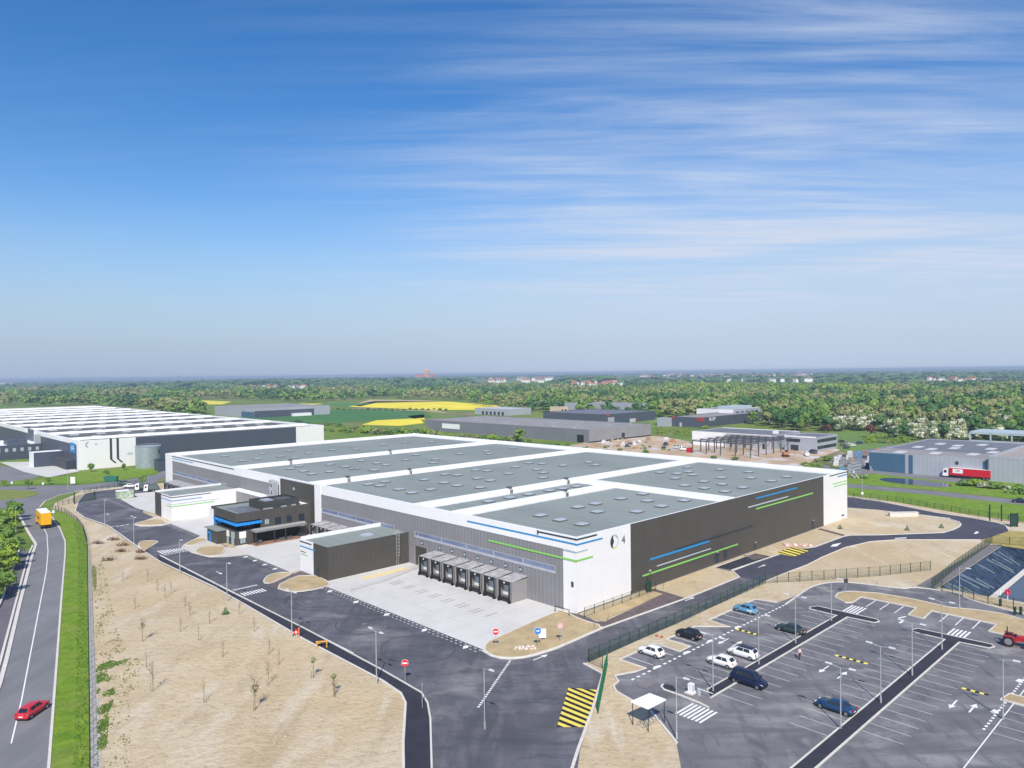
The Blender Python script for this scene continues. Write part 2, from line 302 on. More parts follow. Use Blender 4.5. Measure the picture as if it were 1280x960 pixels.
# site road, apron
struct('site_road', MB().sheet(px([(94, 636), (98, 628), (102.5, 622.5), (106, 617.5), (125, 613.7), (151, 611), (167, 608), (195, 604)])+ab([(-4, 198), (-22.5, 160), (-22.5, -2)])+px([(614, 820), (640, 824), (669.5, 819.5), (696, 811), (756, 784.6), (860, 747.5), (924, 721.7), (955, 728), (852, 777.5), (729.5, 830.3), (753.4, 843), (752, 850), (741, 887), (725, 940), (715, 1010), (506, 1010), (505, 930), (508, 880), (502, 868), (477.5, 852.7), (380, 801), (309.4, 759.5), (265.6, 734.4), (200, 703.8), (182.5, 692.5), (134, 658), (105, 648), (94, 640)]), .09), ASPHS)
struct('site_footpath', MB().sheet(px([(508, 1010), (505, 930), (508, 880), (502, 868), (477.5, 852.7), (380, 801), (309.4, 759.5), (265.6, 734.4), (200, 703.8), (196, 694), (200, 695), (287, 739.5), (380, 786), (477, 838), (515, 860), (528, 868), (535, 880), (538, 900), (540, 1010)]), .10), ASPHN)
kb = MB()
kb.strip(px([(541, 1010), (538, 900), (534.5, 880), (527, 867), (515, 860), (477, 838), (380, 786), (287, 739.5), (200, 695)]), .22, 0, .2)
kb.strip(px([(505, 1010), (504, 930), (507, 880), (501, 867.5), (477.5, 851.5), (380, 800), (309.4, 758.5), (265.6, 733.4), (200, 702.8), (182.5, 691.5), (150, 668), (134, 657), (105, 647), (94, 639), (98, 627), (106, 617), (125, 613), (151, 610)]), .3, 0, .2)
kb.strip(px([(753.4, 1010), (741, 887), (752, 850), (753.4, 843), (729.5, 830.3)][1:]), .35, 0, .2)
kb.strip(px([(700, 1010), (722, 940), (741, 887)]), .35, 0, .2)
kb.strip(px([(603, 814), (614.4, 820.8), (626, 824), (638.3, 824.6), (655, 823), (669.5, 819.9), (696, 811.4), (734, 794.6), (756, 785), (860, 747.9), (924, 722), (914.8, 713.5), (973.4, 693.6)]), .4, 0, .2)
kb.strip(px([(1006, 686), (1019, 684.2), (1037, 677.5), (1055, 671), (1063, 669.6), (1100, 669.3), (1179, 666.4), (1192, 662.5), (1199, 659), (1201, 656), (1198, 652.6), (1181.5, 648), (1144, 643.2)]), .4, 0, .2)
kb.strip(px([(955, 728), (980, 717.5), (1010, 706.2), (1027, 697.3), (1057.3, 684.5), (1087.8, 677.5), (1120.6, 675.1), (1226, 675.1)]), .22, 0, .16)
kb.strip(px([(1057, 621), (1097, 626.5), (1120.6, 631.2), (1167.5, 640.6), (1214.4, 647.6), (1244.8, 653.5), (1257, 657.5), (1261, 663)]), .3, 0, .18)
struct('ring_road', MB().sheet(px([(924, 721.7), (914.8, 713.5), (973.4, 693.6), (1006, 686), (1019, 684.2), (1055.5, 670.2), (1063, 669.5), (1100, 669.3), (1179, 666.4), (1192, 662.5), (1199, 659), (1201, 656), (1198, 652.6), (1181.5, 648), (1144, 643.2), (1097, 637.3), (1057, 634.5), (1056, 621.2), (1097, 626.8), (1120.6, 631.5), (1167.5, 640.9), (1214.4, 647.9), (1244.8, 653.8), (1257, 657.8), (1261.2, 663.1), (1257, 667), (1244.8, 671.3), (1226, 675), (1120.6, 675), (1087.8, 677.4), (1057.3, 684.4), (1027, 697.1), (1010, 706), (980, 717.4), (955, 728)]), .092), mat('asphalt_ring', (.062, .064, .088), .88, .15, .1, .15, 6, extra=[((.10, .10, .125), .5, .5, .85, (1, .2, 1, -diag))]))
struct('parking_bay_dark', MB().sheet(ab([(42.5, -1.6), (59.5, -1.6), (59.5, -5.4), (42.5, -5.4)]), .1), ASPHN)
struct('concrete_apron', MB().sheet(ab([(-22.5, -2.5), (-22.5, 49.5), (-20, 49.5), (0, 49.5), (0, 3)]), .11).sheet(ab([(-22.5, 61), (-22.5, 91), (-15, 93), (0, 93), (0, 61)]), .11).sheet(ab([(-22.5, 109.2), (-22.5, 139), (0, 139), (0, 109.2)]), .11).sheet(ab([(-20.5, 152), (-21.5, 170), (-19.6, 196), (-16, 202), (0, 200), (0, 152)]), .11), CONC)
jn = MB()
for k in range(5, 50, 5): jn.strip(ab([(-22.3, k-1), (-.6, k-1)]), .06, .115)
for k in (-17, -11.5, -6): jn.strip(ab([(k, 0), (k, 49)]), .06, .115)
for k in range(64, 92, 5): jn.strip(ab([(-22.3, k), (-.6, k)]), .06, .115)
for k in range(113, 138, 5): jn.strip(ab([(-22.3, k), (-.6, k)]), .06, .115)
struct('slab_joint', jn, mat('slab_joint_mortar', (.42, .41, .39), .9))
struct('yellow_zone', MB().sheet(ab([(-14.5, 46.8), (-3.5, 46.9), (-3.5, 44.7), (-14.5, 44.8)]), .118), YELP)
mk = MB(); mg = MB()
def lab(a0, b0, a1, b1, w=.13, z=.112, m=mk): m.strip(ab([(a0, b0), (a1, b1)]), w, z)
# parking: rows, lanes
PK = px([(846, 930), (826, 905), (812, 888), (790, 876.7), (780, 871), (770.3, 865.5), (766.8, 858.4), (773, 852.8)])+ab([(-16, -21), (-13, -22.2), (-11, -22.6), (-11, -18), (-2.3, -18), (-2.4, -22.5), (.5, -22.5), (.5, -18.2), (8.6, -18.2), (9.6, -19.4), (12.3, -22.3), (12.8, -18.2), (28.5, -18.2), (29.5, -22)])+px([(1000, 743.4), (1013, 734.7), (1026.3, 730.3), (1043.8, 728.1), (1060, 728.5), (1087.5, 731.4), (1131.3, 736.9), (1140, 734.7), (1166.3, 737.3), (1200, 742.4), (1205.6, 747.8), (1229.7, 755.5), (1258, 763), (1290, 771), (1400, 800), (1400, 1010), (860, 1010)])
struct('parking_lot', MB().sheet(PK, .09), ASPHP)
kb.strip(px([(846, 930), (826, 905), (812, 888), (790, 876.7), (780, 871), (770.3, 865.5), (766.8, 858.4), (773, 852.8)])+ab([(-16, -21), (-13, -22.2), (-11, -22.6), (-11, -18), (-2.3, -18), (-2.4, -22.5), (.5, -22.5), (.5, -18.2), (8.6, -18.2), (9.6, -19.4), (12.3, -22.3), (12.8, -18.2), (28.5, -18.2), (29.5, -22)]), .3, 0, .2)
kb.strip(smooth_line(px([(981.6, 756.6), (1000, 743.4), (1013, 734.7), (1026.3, 730.3), (1043.8, 728.1), (1060, 728.5), (1087.5, 731.4), (1131.3, 736.9), (1140, 734.7), (1166.3, 737.3), (1200, 742.4), (1205.6, 747.8), (1229.7, 755.5), (1258, 763), (1290, 771)]), 1), .3, 0, .2)
for a0, n in ((-11, 4), (.5, 4), (12.8, 7)):
    for k in range(1, n): lab(a0+2.5*k-.8, -18.3, a0+2.5*k-.8, -22.6)
for (b0, b1, a0, a1, zf) in ((-27.9, -32.2, -9, 29.5, 1), (-34.2, -38.9, -11, 29.5, 1), (-44.1, -48.5, -12, 29.5, 1), (-50.9, -55.3, -8, 29.5, 1), (-61.5, -66, 2, 30, 1)):
    a = a0
    while a < a1+.1: lab(a, b0, a, b1, .12, m=mg); a += 2.5
lab(-12, -61.4, 30, -61.4)
a = -15.5
while a < 29: lab(a, -23.5, a+.6, -23.5, .35); a += 1.25
a = 2.
while a < 30: lab(a, -60.6, a+.45, -60.6, .3); a += .95
for a, b in ((-9.6, -23.3), (-2, -23.3), (4.5, -23.3), (13, -23.2), (20.5, -60.2), (8, -60.2)): mk.sheet(ab([(a-.7, b-.3), (a+.5, b-.5), (a+.8, b+.1), (a-.3, b+.3)]), .113)
def arrow(a, b, da, db, L=3.2, m=mk, z=.113, w=.2):
    d = np.array([da, db], float); d /= np.linalg.norm(d); n = np.array([-d[1], d[0]]); p = np.array([a, b])
    pts = [p-d*L/2-n*w/2, p+d*(L/2-1.2)-n*w/2, p+d*(L/2-1.2)-n*.42, p+d*L/2, p+d*(L/2-1.2)+n*.42, p+d*(L/2-1.2)+n*w/2, p-d*L/2+n*w/2]
    m.sheet(ab([tuple(q) for q in pts]), z)
for q in ((6.2, -40.35, -1, 0), (6, -42.95, 1, 0), (6.8, -56.2, -1, 0), (7.3, -58.2, 1, 0), (5.9, -24.9, -1, 0), (6.4, -26.95, 1, 0), (-33.5, 72, 0, -1), (-31, 165, 0, -1), (-18.5, -9.2, 1, 0), (20.4, -9.6, 1, 0), (50.5, -8.1, 1, 0)): arrow(*q)
for X in ((1208, 9.6), ):
    pass
mk.sheet(px([(1038, 684), (1041, 681), (1052, 679), (1046, 683.5)]), .113).sheet(px([(1118, 673.2), (1133, 672.2), (1133, 673.4), (1119, 674)]), .113).sheet(px([(1217, 667.5), (1221, 664.5), (1224, 666), (1220, 668)]), .113).sheet(px([(1176, 647), (1188, 648.2), (1187, 649), (1178, 648.2)]), .113)
lab(33.2, -41.2, 35.2, -41.2, .35); lab(35.6, -40.2, 37.4, -40.8, .35)
for k in range(5): lab(32.9, -32.2-k*.55, 37.3, -32.2-k*.55, .3); lab(32.9, -48.3-k*.55, 36.6, -48.3-k*.55, .3)
for k in range(7): lab(-19.6+k*.0, -33.3-k*.55, -15.7, -33.3-k*.55, .3)
for k in range(4): lab(-36+k*1.3, 142.9, -35.3+k*1.3, 142.0, .5)
for k in range(9): lab(-36.2+k*.66, 102.6-.1*k, -36.2+k*.66, 98.5, .36)
for k in range(12): lab(-36.5+k*.48, 97.4, -36.25+k*.48, 97.4, .8)
for k in range(8): lab(-36.4+k*.58, 54.2, -36.4+k*.58, 51.9, .32)
for k in range(10): lab(-36.6+k*.5, 57.3, -36.3+k*.5, 57.3, .7)
for k in range(26):
    t = k/26; lab(-22.5-13.3*t, -6.9-8.1*t, -22.5-13.3*(t+.022), -6.9-8.1*(t+.022), .32)
for b0, b1 in ((-1, 49.6), (61.5, 83), (112, 133), (160, 197)):
    b = b0
    while b < b1: lab(-22.95, b, -22.95, b+.5, .26, m=mg); lab(-23.75, b+.2, -23.75, b+.7, .2, m=mg); b += 1.15
for b in (42.5, 33, 23, 12, 1.5, 66, 71, 76, 81): mk.sheet(ab([(-24.5, b), (-23.6, b-.2), (-22.9, b+.5), (-23.6, b+.9)]), .114)
for (a0, b0, a1, b1) in ((42.7, -1.5, 59.7, -1.5), (42.7, -5.6, 58, -5.6), (43, -5.6, 42.5, -1.5), (-37.1, 12, -37.1, 98)): lab(a0, b0, a1, b1, .14)
for k in range(14): lab(-38+1.2*k, 57.5-.06*k, -37.5+1.2*k, 57.5-.06*k, .01)
# bays on the right of the lot
for bb in (-34.0, -36.3, -38.7): lab(38.0, bb-.1, 42.7, bb, .16)
for bb in (-45.5, -47.8, -50.2): lab(38.4, bb-.1, 43.2, bb, .16)
struct('parking_marking', mk, MARK); struct('parking_marking', mg, mat('bay_marking', (.52, .52, .53), .85, .12, .6))
def median(poly, name='pedestrian_strip'):
    struct(name, MB().prism(ab(poly), 0, .17), ASPHN)
    kb.strip(ab(poly), .22, 0, .2, True)
median([(-11, -32.4), (29.9, -32.4), (30, -27.6), (30.9, -27.3), (32.4, -28), (32.5, -38), (31.6, -38.6), (30.5, -38.2), (30.3, -34), (-13, -34)])
median([(-24, -48.8), (30.3, -48.7), (30.4, -44), (31.3, -43.7), (32.5, -44.2), (32.8, -54.2), (32, -54.8), (30.9, -54.4), (30.5, -50.6), (-24, -50.6)])
kb.strip(px([(829, 856.5), (826.5, 859.5), (830, 863), (850, 870), (874, 879.5), (886, 886)]), .28, 0, .2)
struct('planted_tip', MB().prism(px([(829, 857), (827.5, 859.5), (831, 862), (843, 865.5), (845, 863), (841, 858.5), (834, 856.8)]), 0, .16), ASPHN)
struct('kiosk_island', MB().sheet(px([(850, 868), (862, 864), (888, 860), (893, 868), (905, 878), (884, 884)]), .115), MATS['worn_patch'] if 'worn_patch' in MATS else mat('worn_patch', (.2, .19, .2), .9, .1, 1))
struct('manhole_plate', MB().sheet(ab([(-16.2, -25), (-13.2, -24.9), (-13.4, -26.4), (-16.3, -26.4)]), .113), mat('worn_patch', (.2, .19, .2), .9, .1, 1))
struct('paved_path', MB().sheet(px([(703, 765), (722, 768), (737, 773), (745, 777.5), (756, 777.5), (829, 743), (812, 738.5), (818, 736.5), (856, 748), (757, 784.2), (733, 779.5)]), .11), mat('path_brown', (.13, .105, .105), .9, .2, .8))
struct('paved_path', MB().sheet(px([(929, 695), (943, 693), (960, 697), (942, 700.5)]), .11).sheet(px([(1022, 662), (1026, 661), (1056, 669), (1054, 670.5)]), .11), MATS['path_brown'])
# soil islands with kerbs
def island(pts, pix=True, soil=SOIL, name='soil_island', sm=2):
    P = px(pts) if pix else ab(pts)
    P = smooth_line(P, sm, True) if sm else P
    tag(MB().prism(P, 0, .22).build(name, soil), kind='structure'); kb.strip(P, .25, 0, .26, True)
island([(604.5, 813), (609, 804), (626, 796.5), (660, 781), (696, 765.4), (704, 764.5), (726, 776), (756, 784.5), (734, 794), (696, 810.8), (669, 819), (655, 822.5), (638, 824), (622, 822.5), (612, 819)], sm=1)
island([(329, 729.5), (331, 724), (337, 719.5), (350, 716.5), (366, 716.6), (362, 720), (338, 730.5)], sm=1)
island([(343, 735), (370, 721), (384, 720.5), (396, 720.5), (413, 730), (409, 734), (385, 739.5), (362, 741)], sm=1)
struct('paved_path', MB().sheet(px([(334, 732.5), (365, 718.5), (384, 711), (398, 716), (392, 720), (370, 720.5), (343, 736)]), .112), MATS['path_brown'])
struct('pavement', MB().sheet(px([(252, 669.5), (230, 681), (226, 684.5), (240, 692), (262, 697.5), (284, 697), (311, 694), (296, 686), (281, 684), (262, 672)]), .125).sheet(px([(166, 656.5), (196, 645.5), (214, 655), (202, 658), (176, 659)]), .118), mat('pavement_pale', (.56, .52, .46), .9, .06, .5))
island([(243.4, 691), (247, 687), (254, 684), (270, 682.7), (282, 684.5), (280, 690), (276.6, 693.7), (264.7, 696.4), (251.4, 695)], sm=1)
island([(231.5, 681.8), (237, 678), (244.8, 674.6), (256.7, 673.2), (258.5, 676.5), (246, 680.5), (235.5, 683)], sm=1)
island([(167.5, 656), (175, 653), (187.6, 650.6), (199.6, 648), (209, 654.7), (201, 656.6), (179.7, 657.6)], sm=1)
island([(172, 683), (176, 677), (188, 676.5), (199, 677.5), (192, 682), (184, 687), (180, 690)], sm=1)
island([(1044, 747.8), (1047, 743), (1056, 740.8), (1066, 740.5), (1098.4, 742.8), (1131.3, 748.2), (1157.5, 753.7), (1186, 760.3), (1218.8, 763.5), (1251.6, 768), (1290, 779), (1340, 792), (1340, 815), (1280, 799), (1258, 795), (1236.3, 790.5), (1246, 781.7), (1165, 764.9), (1154.2, 774.5), (1135.6, 769.7), (1145.5, 761), (1076.6, 747.4), (1066, 754), (1057, 754.4)], sm=0)
island([(1251, 876), (1290, 886), (1310, 880), (1262, 869)], sm=0)
sb = MB().sheet(px([(744, 774), (735, 771), (812, 738.5), (829, 743), (752, 777)]), .12)
struct('planting_bed', sb, SOIL)
struct('kerb', kb, KERB)
# gate hatching near the camera and on the ring road
def hatch(a0, a1, b0, b1, n, name, slope=1.6):
    ybg = MB().sheet(ab([(a0, b0), (a1, b0), (a1, b1), (a0, b1)]), .105); struct(name, ybg, BLK)
    y = MB(); st = (a1-a0+slope)/n
    for k in range(n):
        s0 = a0-slope+k*st; s1 = s0+st*.55
        P = [(s0, b0), (s1, b0), (s1+slope, b1), (s0+slope, b1)]
        Q = [(min(max(p[0], a0), a1), p[1]) for p in P]
        if max(q[0] for q in Q)-min(q[0] for q in Q) > .05: y.sheet(ab(Q), .112)
    struct(name, y, YEL)
HQ = [np.array(AB(*p)) for p in ((710.5, 860.5), (746.4, 863.4), (735, 910), (696, 910))]
struct('hatched_marking', MB().sheet(ab([tuple(q) for q in HQ]), .105), BLK); yq = MB()
for k in range(-4, 9):
    t0, t1, dl = k/8, (k+.52)/8, .26; L0 = lambda t: HQ[0]*(1-t)+HQ[3]*t; R0 = lambda t: HQ[1]*(1-t)+HQ[2]*t
    def cl(tl):    # clip the stripe's edge line to the painted box
        u0, u1 = 0., 1.
        if tl < 0: u0 = -tl/dl
        if tl+dl > 1: u1 = (1-tl)/dl
        return (u0, u1) if 0 <= u0 < u1 <= 1 else None
    c0, c1 = cl(t0), cl(t1)
    if c0 and c1: yq.sheet(ab([tuple(L0(t+dl*u)*(1-u)+R0(t+dl*u)*u) for t, u in ((t0, c0[0]), (t0, c0[1]), (t1, c1[1]), (t1, c1[0]))]), .112)
struct('hatched_marking', yq, YEL)
hatch(63.0, 71.0, -9.4, -4.8, 5, 'hatched_marking', 1.6)
# tyre marks on the site road
tm = MB()
def arc(a, b, r, t0, t1, w=.28, e=1.):
    tm.strip(ab([(a+r*math.cos(R(t0+(t1-t0)*i/24)), b+e*r*math.sin(R(t0+(t1-t0)*i/24))) for i in range(25)]), w, .1)
for q in ((-28.5, 40, 5.2, 40, 250, .3, 1.2), (-28.8, 39.5, 3.2, 80, 260, .25, 1.4), (-29, 22, 4.6, 20, 300, .25, 1.1), (-29.4, 6, 5.2, -20, 190, .22, 1.3), (-29, 10, 6.3, 200, 330, .2, 1.5), (-28.3, 40.4, 4.7, 60, 200, .3, 1.2)): arc(*q)
struct('tyre_mark', tm, mat('tyre_mark_rubber', (.072, .073, .086), .9, .3, 1.2))
ch = MB()
for k in range(7):
    b = 38.2-4.08*k
    for d in (-.55, .55): ch.sheet(ab([(-12.6, b+d), (-12.6, b+d-.28), (-9.9, b+d-.28), (-9.9, b+d)]), .118)
ch.sheet(ab([(-12.4, 10.3), (-12.4, 10.0), (-9.4, 10.0), (-9.4, 10.3)]), .118)
struct('wheel_guide_mark', ch, mat('guide_mark', (.3, .3, .29), .9, .1, 1))
# storm basin
struct('drain_cover', MB().sheet(ab([(-30.4, 40.1), (-29.2, 40.1), (-29.2, 39.4), (-30.4, 39.4)]), .112).sheet(ab([(-29.4, 22.3), (-28.6, 22.3), (-28.6, 21.7), (-29.4, 21.7)]), .112).sheet(ab([(5, -30), (5.7, -30), (5.7, -30.6), (5, -30.6)]), .112).sheet(ab([(20, -41.8), (20.7, -41.8), (20.7, -42.4), (20, -42.4)]), .112), MATS['worn_patch'])
F = [(68, -45), (99, -45), (99, -78), (68, -78)]; zf = -2.8
m = MB(); rim = ab(BAS); fl = ab(F)
for i in range(4):
    j = (i+1) % 4; n = 24
    for k in range(n):
        t0, t1 = k/n, (k+1)/n
        def lp(P, t): return (P[i][0]*(1-t)+P[j][0]*t, P[i][1]*(1-t)+P[j][1]*t)
        z0 = zf; a, b = lp(rim, t0), lp(rim, t1); c, d = lp(fl, t1), lp(fl, t0)
        h0 = .12*math.sin(k*2.1); h1 = .12*math.sin((k+1)*2.1); md = lambda p, q: ((p[0]+q[0])/2, (p[1]+q[1])/2)
        m.add([(*a, .06), (*b, .06), (*md(b, c), zf/2+h1), (*md(a, d), zf/2+h0)], [(0, 1, 2, 3)]); m.add([(*md(a, d), zf/2+h0), (*md(b, c), zf/2+h1), (*c, zf), (*d, zf)], [(0, 1, 2, 3)])
m.sheet(fl, zf); struct('basin_liner', m, LINER)
lf = MB()
for a, w, t0, t1, sk_ in ((62, .5, .05, .95, 3), (63.8, .9, .05, .9, 3.5), (66, .25, .3, .95, 2), (70, .3, .1, .7, 2), (72.5, .8, .03, .85, 2.5), (75, .2, .4, .95, 1), (84, .25, .1, .6, 1), (90, .5, .1, .98, 2), (92, .2, .2, .9, 1), (97, .35, .05, .7, .5), (100, .5, .1, .9, -1)):
    P = []
    for t in (t0, t1): bb, z, aa = -39.5-5.5*t, .06-2.86*t, a+sk_*t; P += [(*W(aa-w*(1-.4*t), bb), z+.03), (*W(aa+w*(1-.4*t), bb), z+.03), (*W(aa, bb), z+.22)]
    lf.add(P, [(0, 3, 5, 2), (1, 2, 5, 4), (0, 2, 1), (3, 4, 5)])
struct('liner_fold', lf, mat('liner_fold_highlight', (.10, .135, .165), .6, .2, 1.5))  # streak highlights on the liner put into the folds' pale colour
struct('basin_ledge', MB().strip(ab([(69, -46), (98, -46), (98, -77), (69, -77)]), 1.5, zf, zf+.25, True), KERB)
struct('basin_water', MB().sheet(ab([(69.8, -46.8), (97.2, -46.8), (97.2, -76.2), (69.8, -76.2)]), zf+.12), WATERM)
struct('basin_sediment', MB().sheet(smooth_line(ab([(88, -46.9), (97, -46.9), (97, -49), (93, -49.5), (89, -48.5)]), 1, True), zf+.13), mat('wet_mud', (.13, .09, .05), .7, .2, 1))
struct('basin_path', MB().sheet(ab([(57.5, -36.2), (104.5, -36.8), (106.5, -39.4), (57.5, -39.4)]), .1), mat('path_asphalt', (.17, .165, .17), .9, .1, .4))
struct('dry_grass', MB().sheet(px([(1226, 676), (1262, 664), (1290, 666), (1300, 690), (1246, 682)]), .1), mat('dry_turf', (.36, .30, .10), .95, .2, .6))
# right of the site: verge, public road, pond, yards, fields
struct('verge', MB().sheet(px([(1056, 608), (1160, 617), (1400, 642), (1400, 676), (1280, 653), (1200, 641.5), (1100, 624.5), (1057, 619)]), .06).sheet(px([(1040, 585), (1060, 575), (1100, 592), (1190, 597), (1400, 612), (1400, 638), (1167, 613), (1056, 604.5)]), .055), GRASSV)
struct('public_road', MB().sheet(px([(1030, 602.5), (1057, 604.6), (1167.5, 614), (1280, 625.8), (1400, 638), (1400, 645), (1280, 631.6), (1167, 619), (1057, 609.4), (1030, 607)]), .08), ASPHR)
struct('pond', MB().sheet(smooth_line(px([(1096, 599), (1112, 597), (1150, 600), (1185, 604.5), (1192, 608), (1180, 609.6), (1150, 607.5), (1110, 603)]), 2, True), .08), PONDM)
struct('yard', MB().sheet(px([(1028, 582), (1060, 566), (1095, 555), (1125, 556), (1118, 584), (1230, 602), (1222, 606), (1090, 592), (1044, 596)]), .065), mat('yard_asphalt', (.2, .195, .21), .9, .15, .1))
struct('construction_ground', MB().sheet(px([(740, 551), (790, 543), (830, 546), (862, 552), (1010, 552), (1060, 555), (1052, 562), (1020, 574), (1000, 586), (880, 576), (760, 562), (700, 560)]), .06), mat('bare_earth', (.48, .35, .23), .95, .2, .05, extra=[((.55, .52, .5), .08, .5, .6, None), ((.3, .26, .14), .1, .58, .7, None)]))
fields = [('yellow_field', (.78, .66, .05), [(430, 507), (470, 501.5), (560, 502), (628, 507.5), (618, 512.5), (545, 512.5), (440, 508.5)]),
 ('yellow_field', (.78, .66, .05), [(452, 531), (470, 525.5), (500, 522.5), (525, 524), (530, 529), (500, 532.5)]), ('yellow_field', (.75, .62, .06), [(510, 520), (530, 518), (531, 525), (512, 522)]),
 ('yellow_field', (.7, .62, .08), [(232, 504), (250, 500.5), (290, 502), (278, 505.5), (240, 505.5)]), ('yellow_field', (.7, .62, .08), [(367, 509), (375, 504.5), (402, 504.5), (398, 508)]),
 ('green_field', (.055, .17, .045), [(300, 524), (375, 515), (440, 511.5), (530, 514.5), (540, 522), (500, 524), (440, 527), (405, 531), (360, 531)]),
 ('fallow_field', (.45, .36, .2), [(440, 506.5), (462, 499.5), (520, 500), (560, 502), (470, 503.5), (450, 508)]), ('fallow_field', (.4, .34, .18), [(435, 512), (545, 512.5), (560, 517), (530, 514), (440, 511.5)]),
 ('green_field', (.08, .2, .05), [(375, 507), (425, 503.5), (466, 504.5), (430, 508.5)]), ('green_field', (.12, .2, .05), [(855, 546), (905, 538), (1000, 541), (1000, 548), (900, 545)]),
 ('green_field', (.13, .22, .05), [(1000, 545), (1060, 538), (1150, 541), (1120, 556), (1060, 566)]), ('fallow_field', (.42, .36, .3), [(1150, 476), (1210, 472.5), (1262, 471), (1250, 474), (1180, 478)]),
 ('fallow_field', (.42, .38, .3), [(1130, 483), (1150, 480), (1190, 481), (1160, 483.5)]), ('green_field', (.16, .24, .06), [(800, 523), (840, 519), (850, 527), (812, 530)])]
for i, (nm, c, P) in enumerate(fields): struct(nm, MB().sheet(px(P), .1+.02*(i % 3)), mat(nm+str(i), c, .95, .12, .02))
# verge by the big warehouse on the left
struct('verge', MB().sheet(px([(50, 600), (100, 592), (170, 585), (200, 584), (195, 592), (150, 600), (100, 604.5), (0, 605.5), (0, 602)]), .06).sheet(px([(0, 573), (40, 574), (40, 577), (0, 581)]), .06), GRASSV)
struct('yard', MB().sheet(px([(-60, 583), (0, 582), (50, 592), (45, 598), (0, 604), (-60, 605)]), .065).sheet(px([(172, 606), (205, 588), (215, 590), (200, 600), (190, 606)]), .066), MATS['yard_asphalt'])
struct('concrete_apron', MB().sheet(px([(0, 578), (42, 577), (62, 582), (92, 586), (100, 589), (60, 597), (30, 590)]), .07), CONC)
# ------------------------------------------------------------------ the big warehouse
CL = (float(C0[0]), float(C0[1]), 0)
WH = empty('warehouse', 'huge white and dark grey warehouse with coloured stripes and a 4 on its corner', 'warehouse', CL, GRID)
LA, LB, HT, HR = 115., 206., 13.34, 12.2
def part(name, m, par, *boxes):
    if len(boxes) > 1 and name not in ('base_strip', 'ventilation_duct', 'rail', 'bars', 'shelf', 'landing', 'loader', 'leg', 'beam', 'board', 'purlin', 'plant_screen', 'frame', 'furniture', 'stair', 'downpipe'):
        return [part(name, m, par, q) for q in boxes][-1]
    b = MB()
    for q in boxes: b.box(*q)
    return b.build(name, m, par)
part('roof', ROOF, WH, (.05, LA-.05, .05, LB-.05, 0, HR))
part('wall', WHITE, WH, (-.2, 15.2, -.2, 0, 0, HT), (99.7, LA+.2, -.2, 0, 0, HT))
part('wall', DARKX, WH, (15.2, 99.7, -.17, 0, 0, HT-.02))
part('wall', WHITEL, WH, (-.2, 0, 0, 2.9, 0, HT), (-.24, 0, 0, 91.5, 10.95, HT+.005), (-.35, 0, 88.4, 91.6, 0, HT+.01), (-.2, 0, 111, 112.3, 8, HT), (-.24, 0, 111, LB, 10.95, HT), (-.35, 0, 199.2, LB, 0, HT+.012))
part('wall', GREYC, WH, (-.18, 0, 2.9, 88.4, 0, 10.95), (-.18, 0, 112.3, 199.2, 0, 10.95))
part('wall', DARKY, WH, (-.5, 0, 91.6, 111, 0, 12.95))
part('wall', WHITEL, WH, (LA, LA+.2, 0, LB, 0, HT), (0, LA, LB, LB+.2, 0, HT))
# parapets and fire walls standing up from the roof, with welded white membrane beside them
pr = MB()
for q in ((0, .45, .0, LB, HR, HT-.004), (LA-.5, LA, 0, LB, HR, HT-.004), (.45, LA-.5, LB-.5, LB, HR, HT-.004), (.45, LA-.5, 0, .4, HR, HT-.03)): pr.box(*q)
pr.build('parapet', MEMB, WH)
for (x0, x1, y0, y1) in ((.46, LA-.51, 47.3, 48.0), (.46, 54, 34.2, 34.9), (.46, LA-.51, 95.2, 95.9), (.46, LA-.51, 145.6, 146.3), (53.6, 54.3, .41, 47.3)):
    w = MB().box(x0, x1, y0, y1, HR, HT+.1)
    w.build('fire_wall', MEMB, WH)
ms = MB()
Z = HR+.02
for (x0, x1, y0, y1) in ((1, LA-.6, 45.8, 49.5), (1, 53, 32.8, 36.3), (1, LA-.6, 93.7, 97.4), (1, LA-.6, 144.1, 147.8), (52.3, 55.6, .8, 45.7), (LA-3.5, LA-.55, .8, LB-3), (.8, LA-.6, LB-4, LB-.55), (.5, 1.9, 49.7, 93.6)):
    ms.sheet([(x0, y0), (x1, y0), (x1, y1), (x0, y1)], Z); Z += .006
ms.build('roof_band', MEMB2, WH)
sk = MB()
# faint seams across the roof membrane
# skylights, surveyed from the photograph onto the roof plane
SKY = [(600+x/4.267, 560+y/4.267) for x, y in ((323, 357), (428, 381), (543, 404), (522, 313), (627, 338), (837, 337), (617, 295), (752, 268), (893, 280), (868, 243), (968, 308), (1090, 278), (45, 283), (160, 263), (262, 245), (370, 225), (440, 215), (515, 203))]
SKY += [(800+x/4.267, 560+y/4.267) for x, y in ((428, 113), (580, 126), (783, 152), (252, 101), (260, 125), (108, 129), (197, 135), (282, 142), (188, 160), (340, 177), (434, 157), (590, 158), (700, 174), (438, 192), (548, 209), (240, 198), (342, 213), (454, 230))]
SKY += [(440+x/4, 450+y/4) for x, y in ((165, 607), (83, 620), (140, 627), (235, 645), (300, 662), (393, 646), (460, 612), (527, 626), (640, 636), (362, 597), (465, 570), (527, 574), (626, 590), (692, 601), (618, 549), (676, 553), (783, 567), (818, 534), (885, 514), (950, 517), (925, 546), (957, 562), (955, 587), (1057, 526), (1183, 510), (1217, 524))]
SKY += [(200+x/4.571, 450+y/4.571) for x, y in ((746, 620), (822, 634), (870, 650), (970, 637), (795, 605), (1060, 608), (1110, 620), (1222, 628), (970, 595), (1150, 574), (370, 548), (470, 575), (558, 565), (585, 533), (690, 550), (770, 558), (740, 517), (850, 532), (985, 513), (1120, 510))]
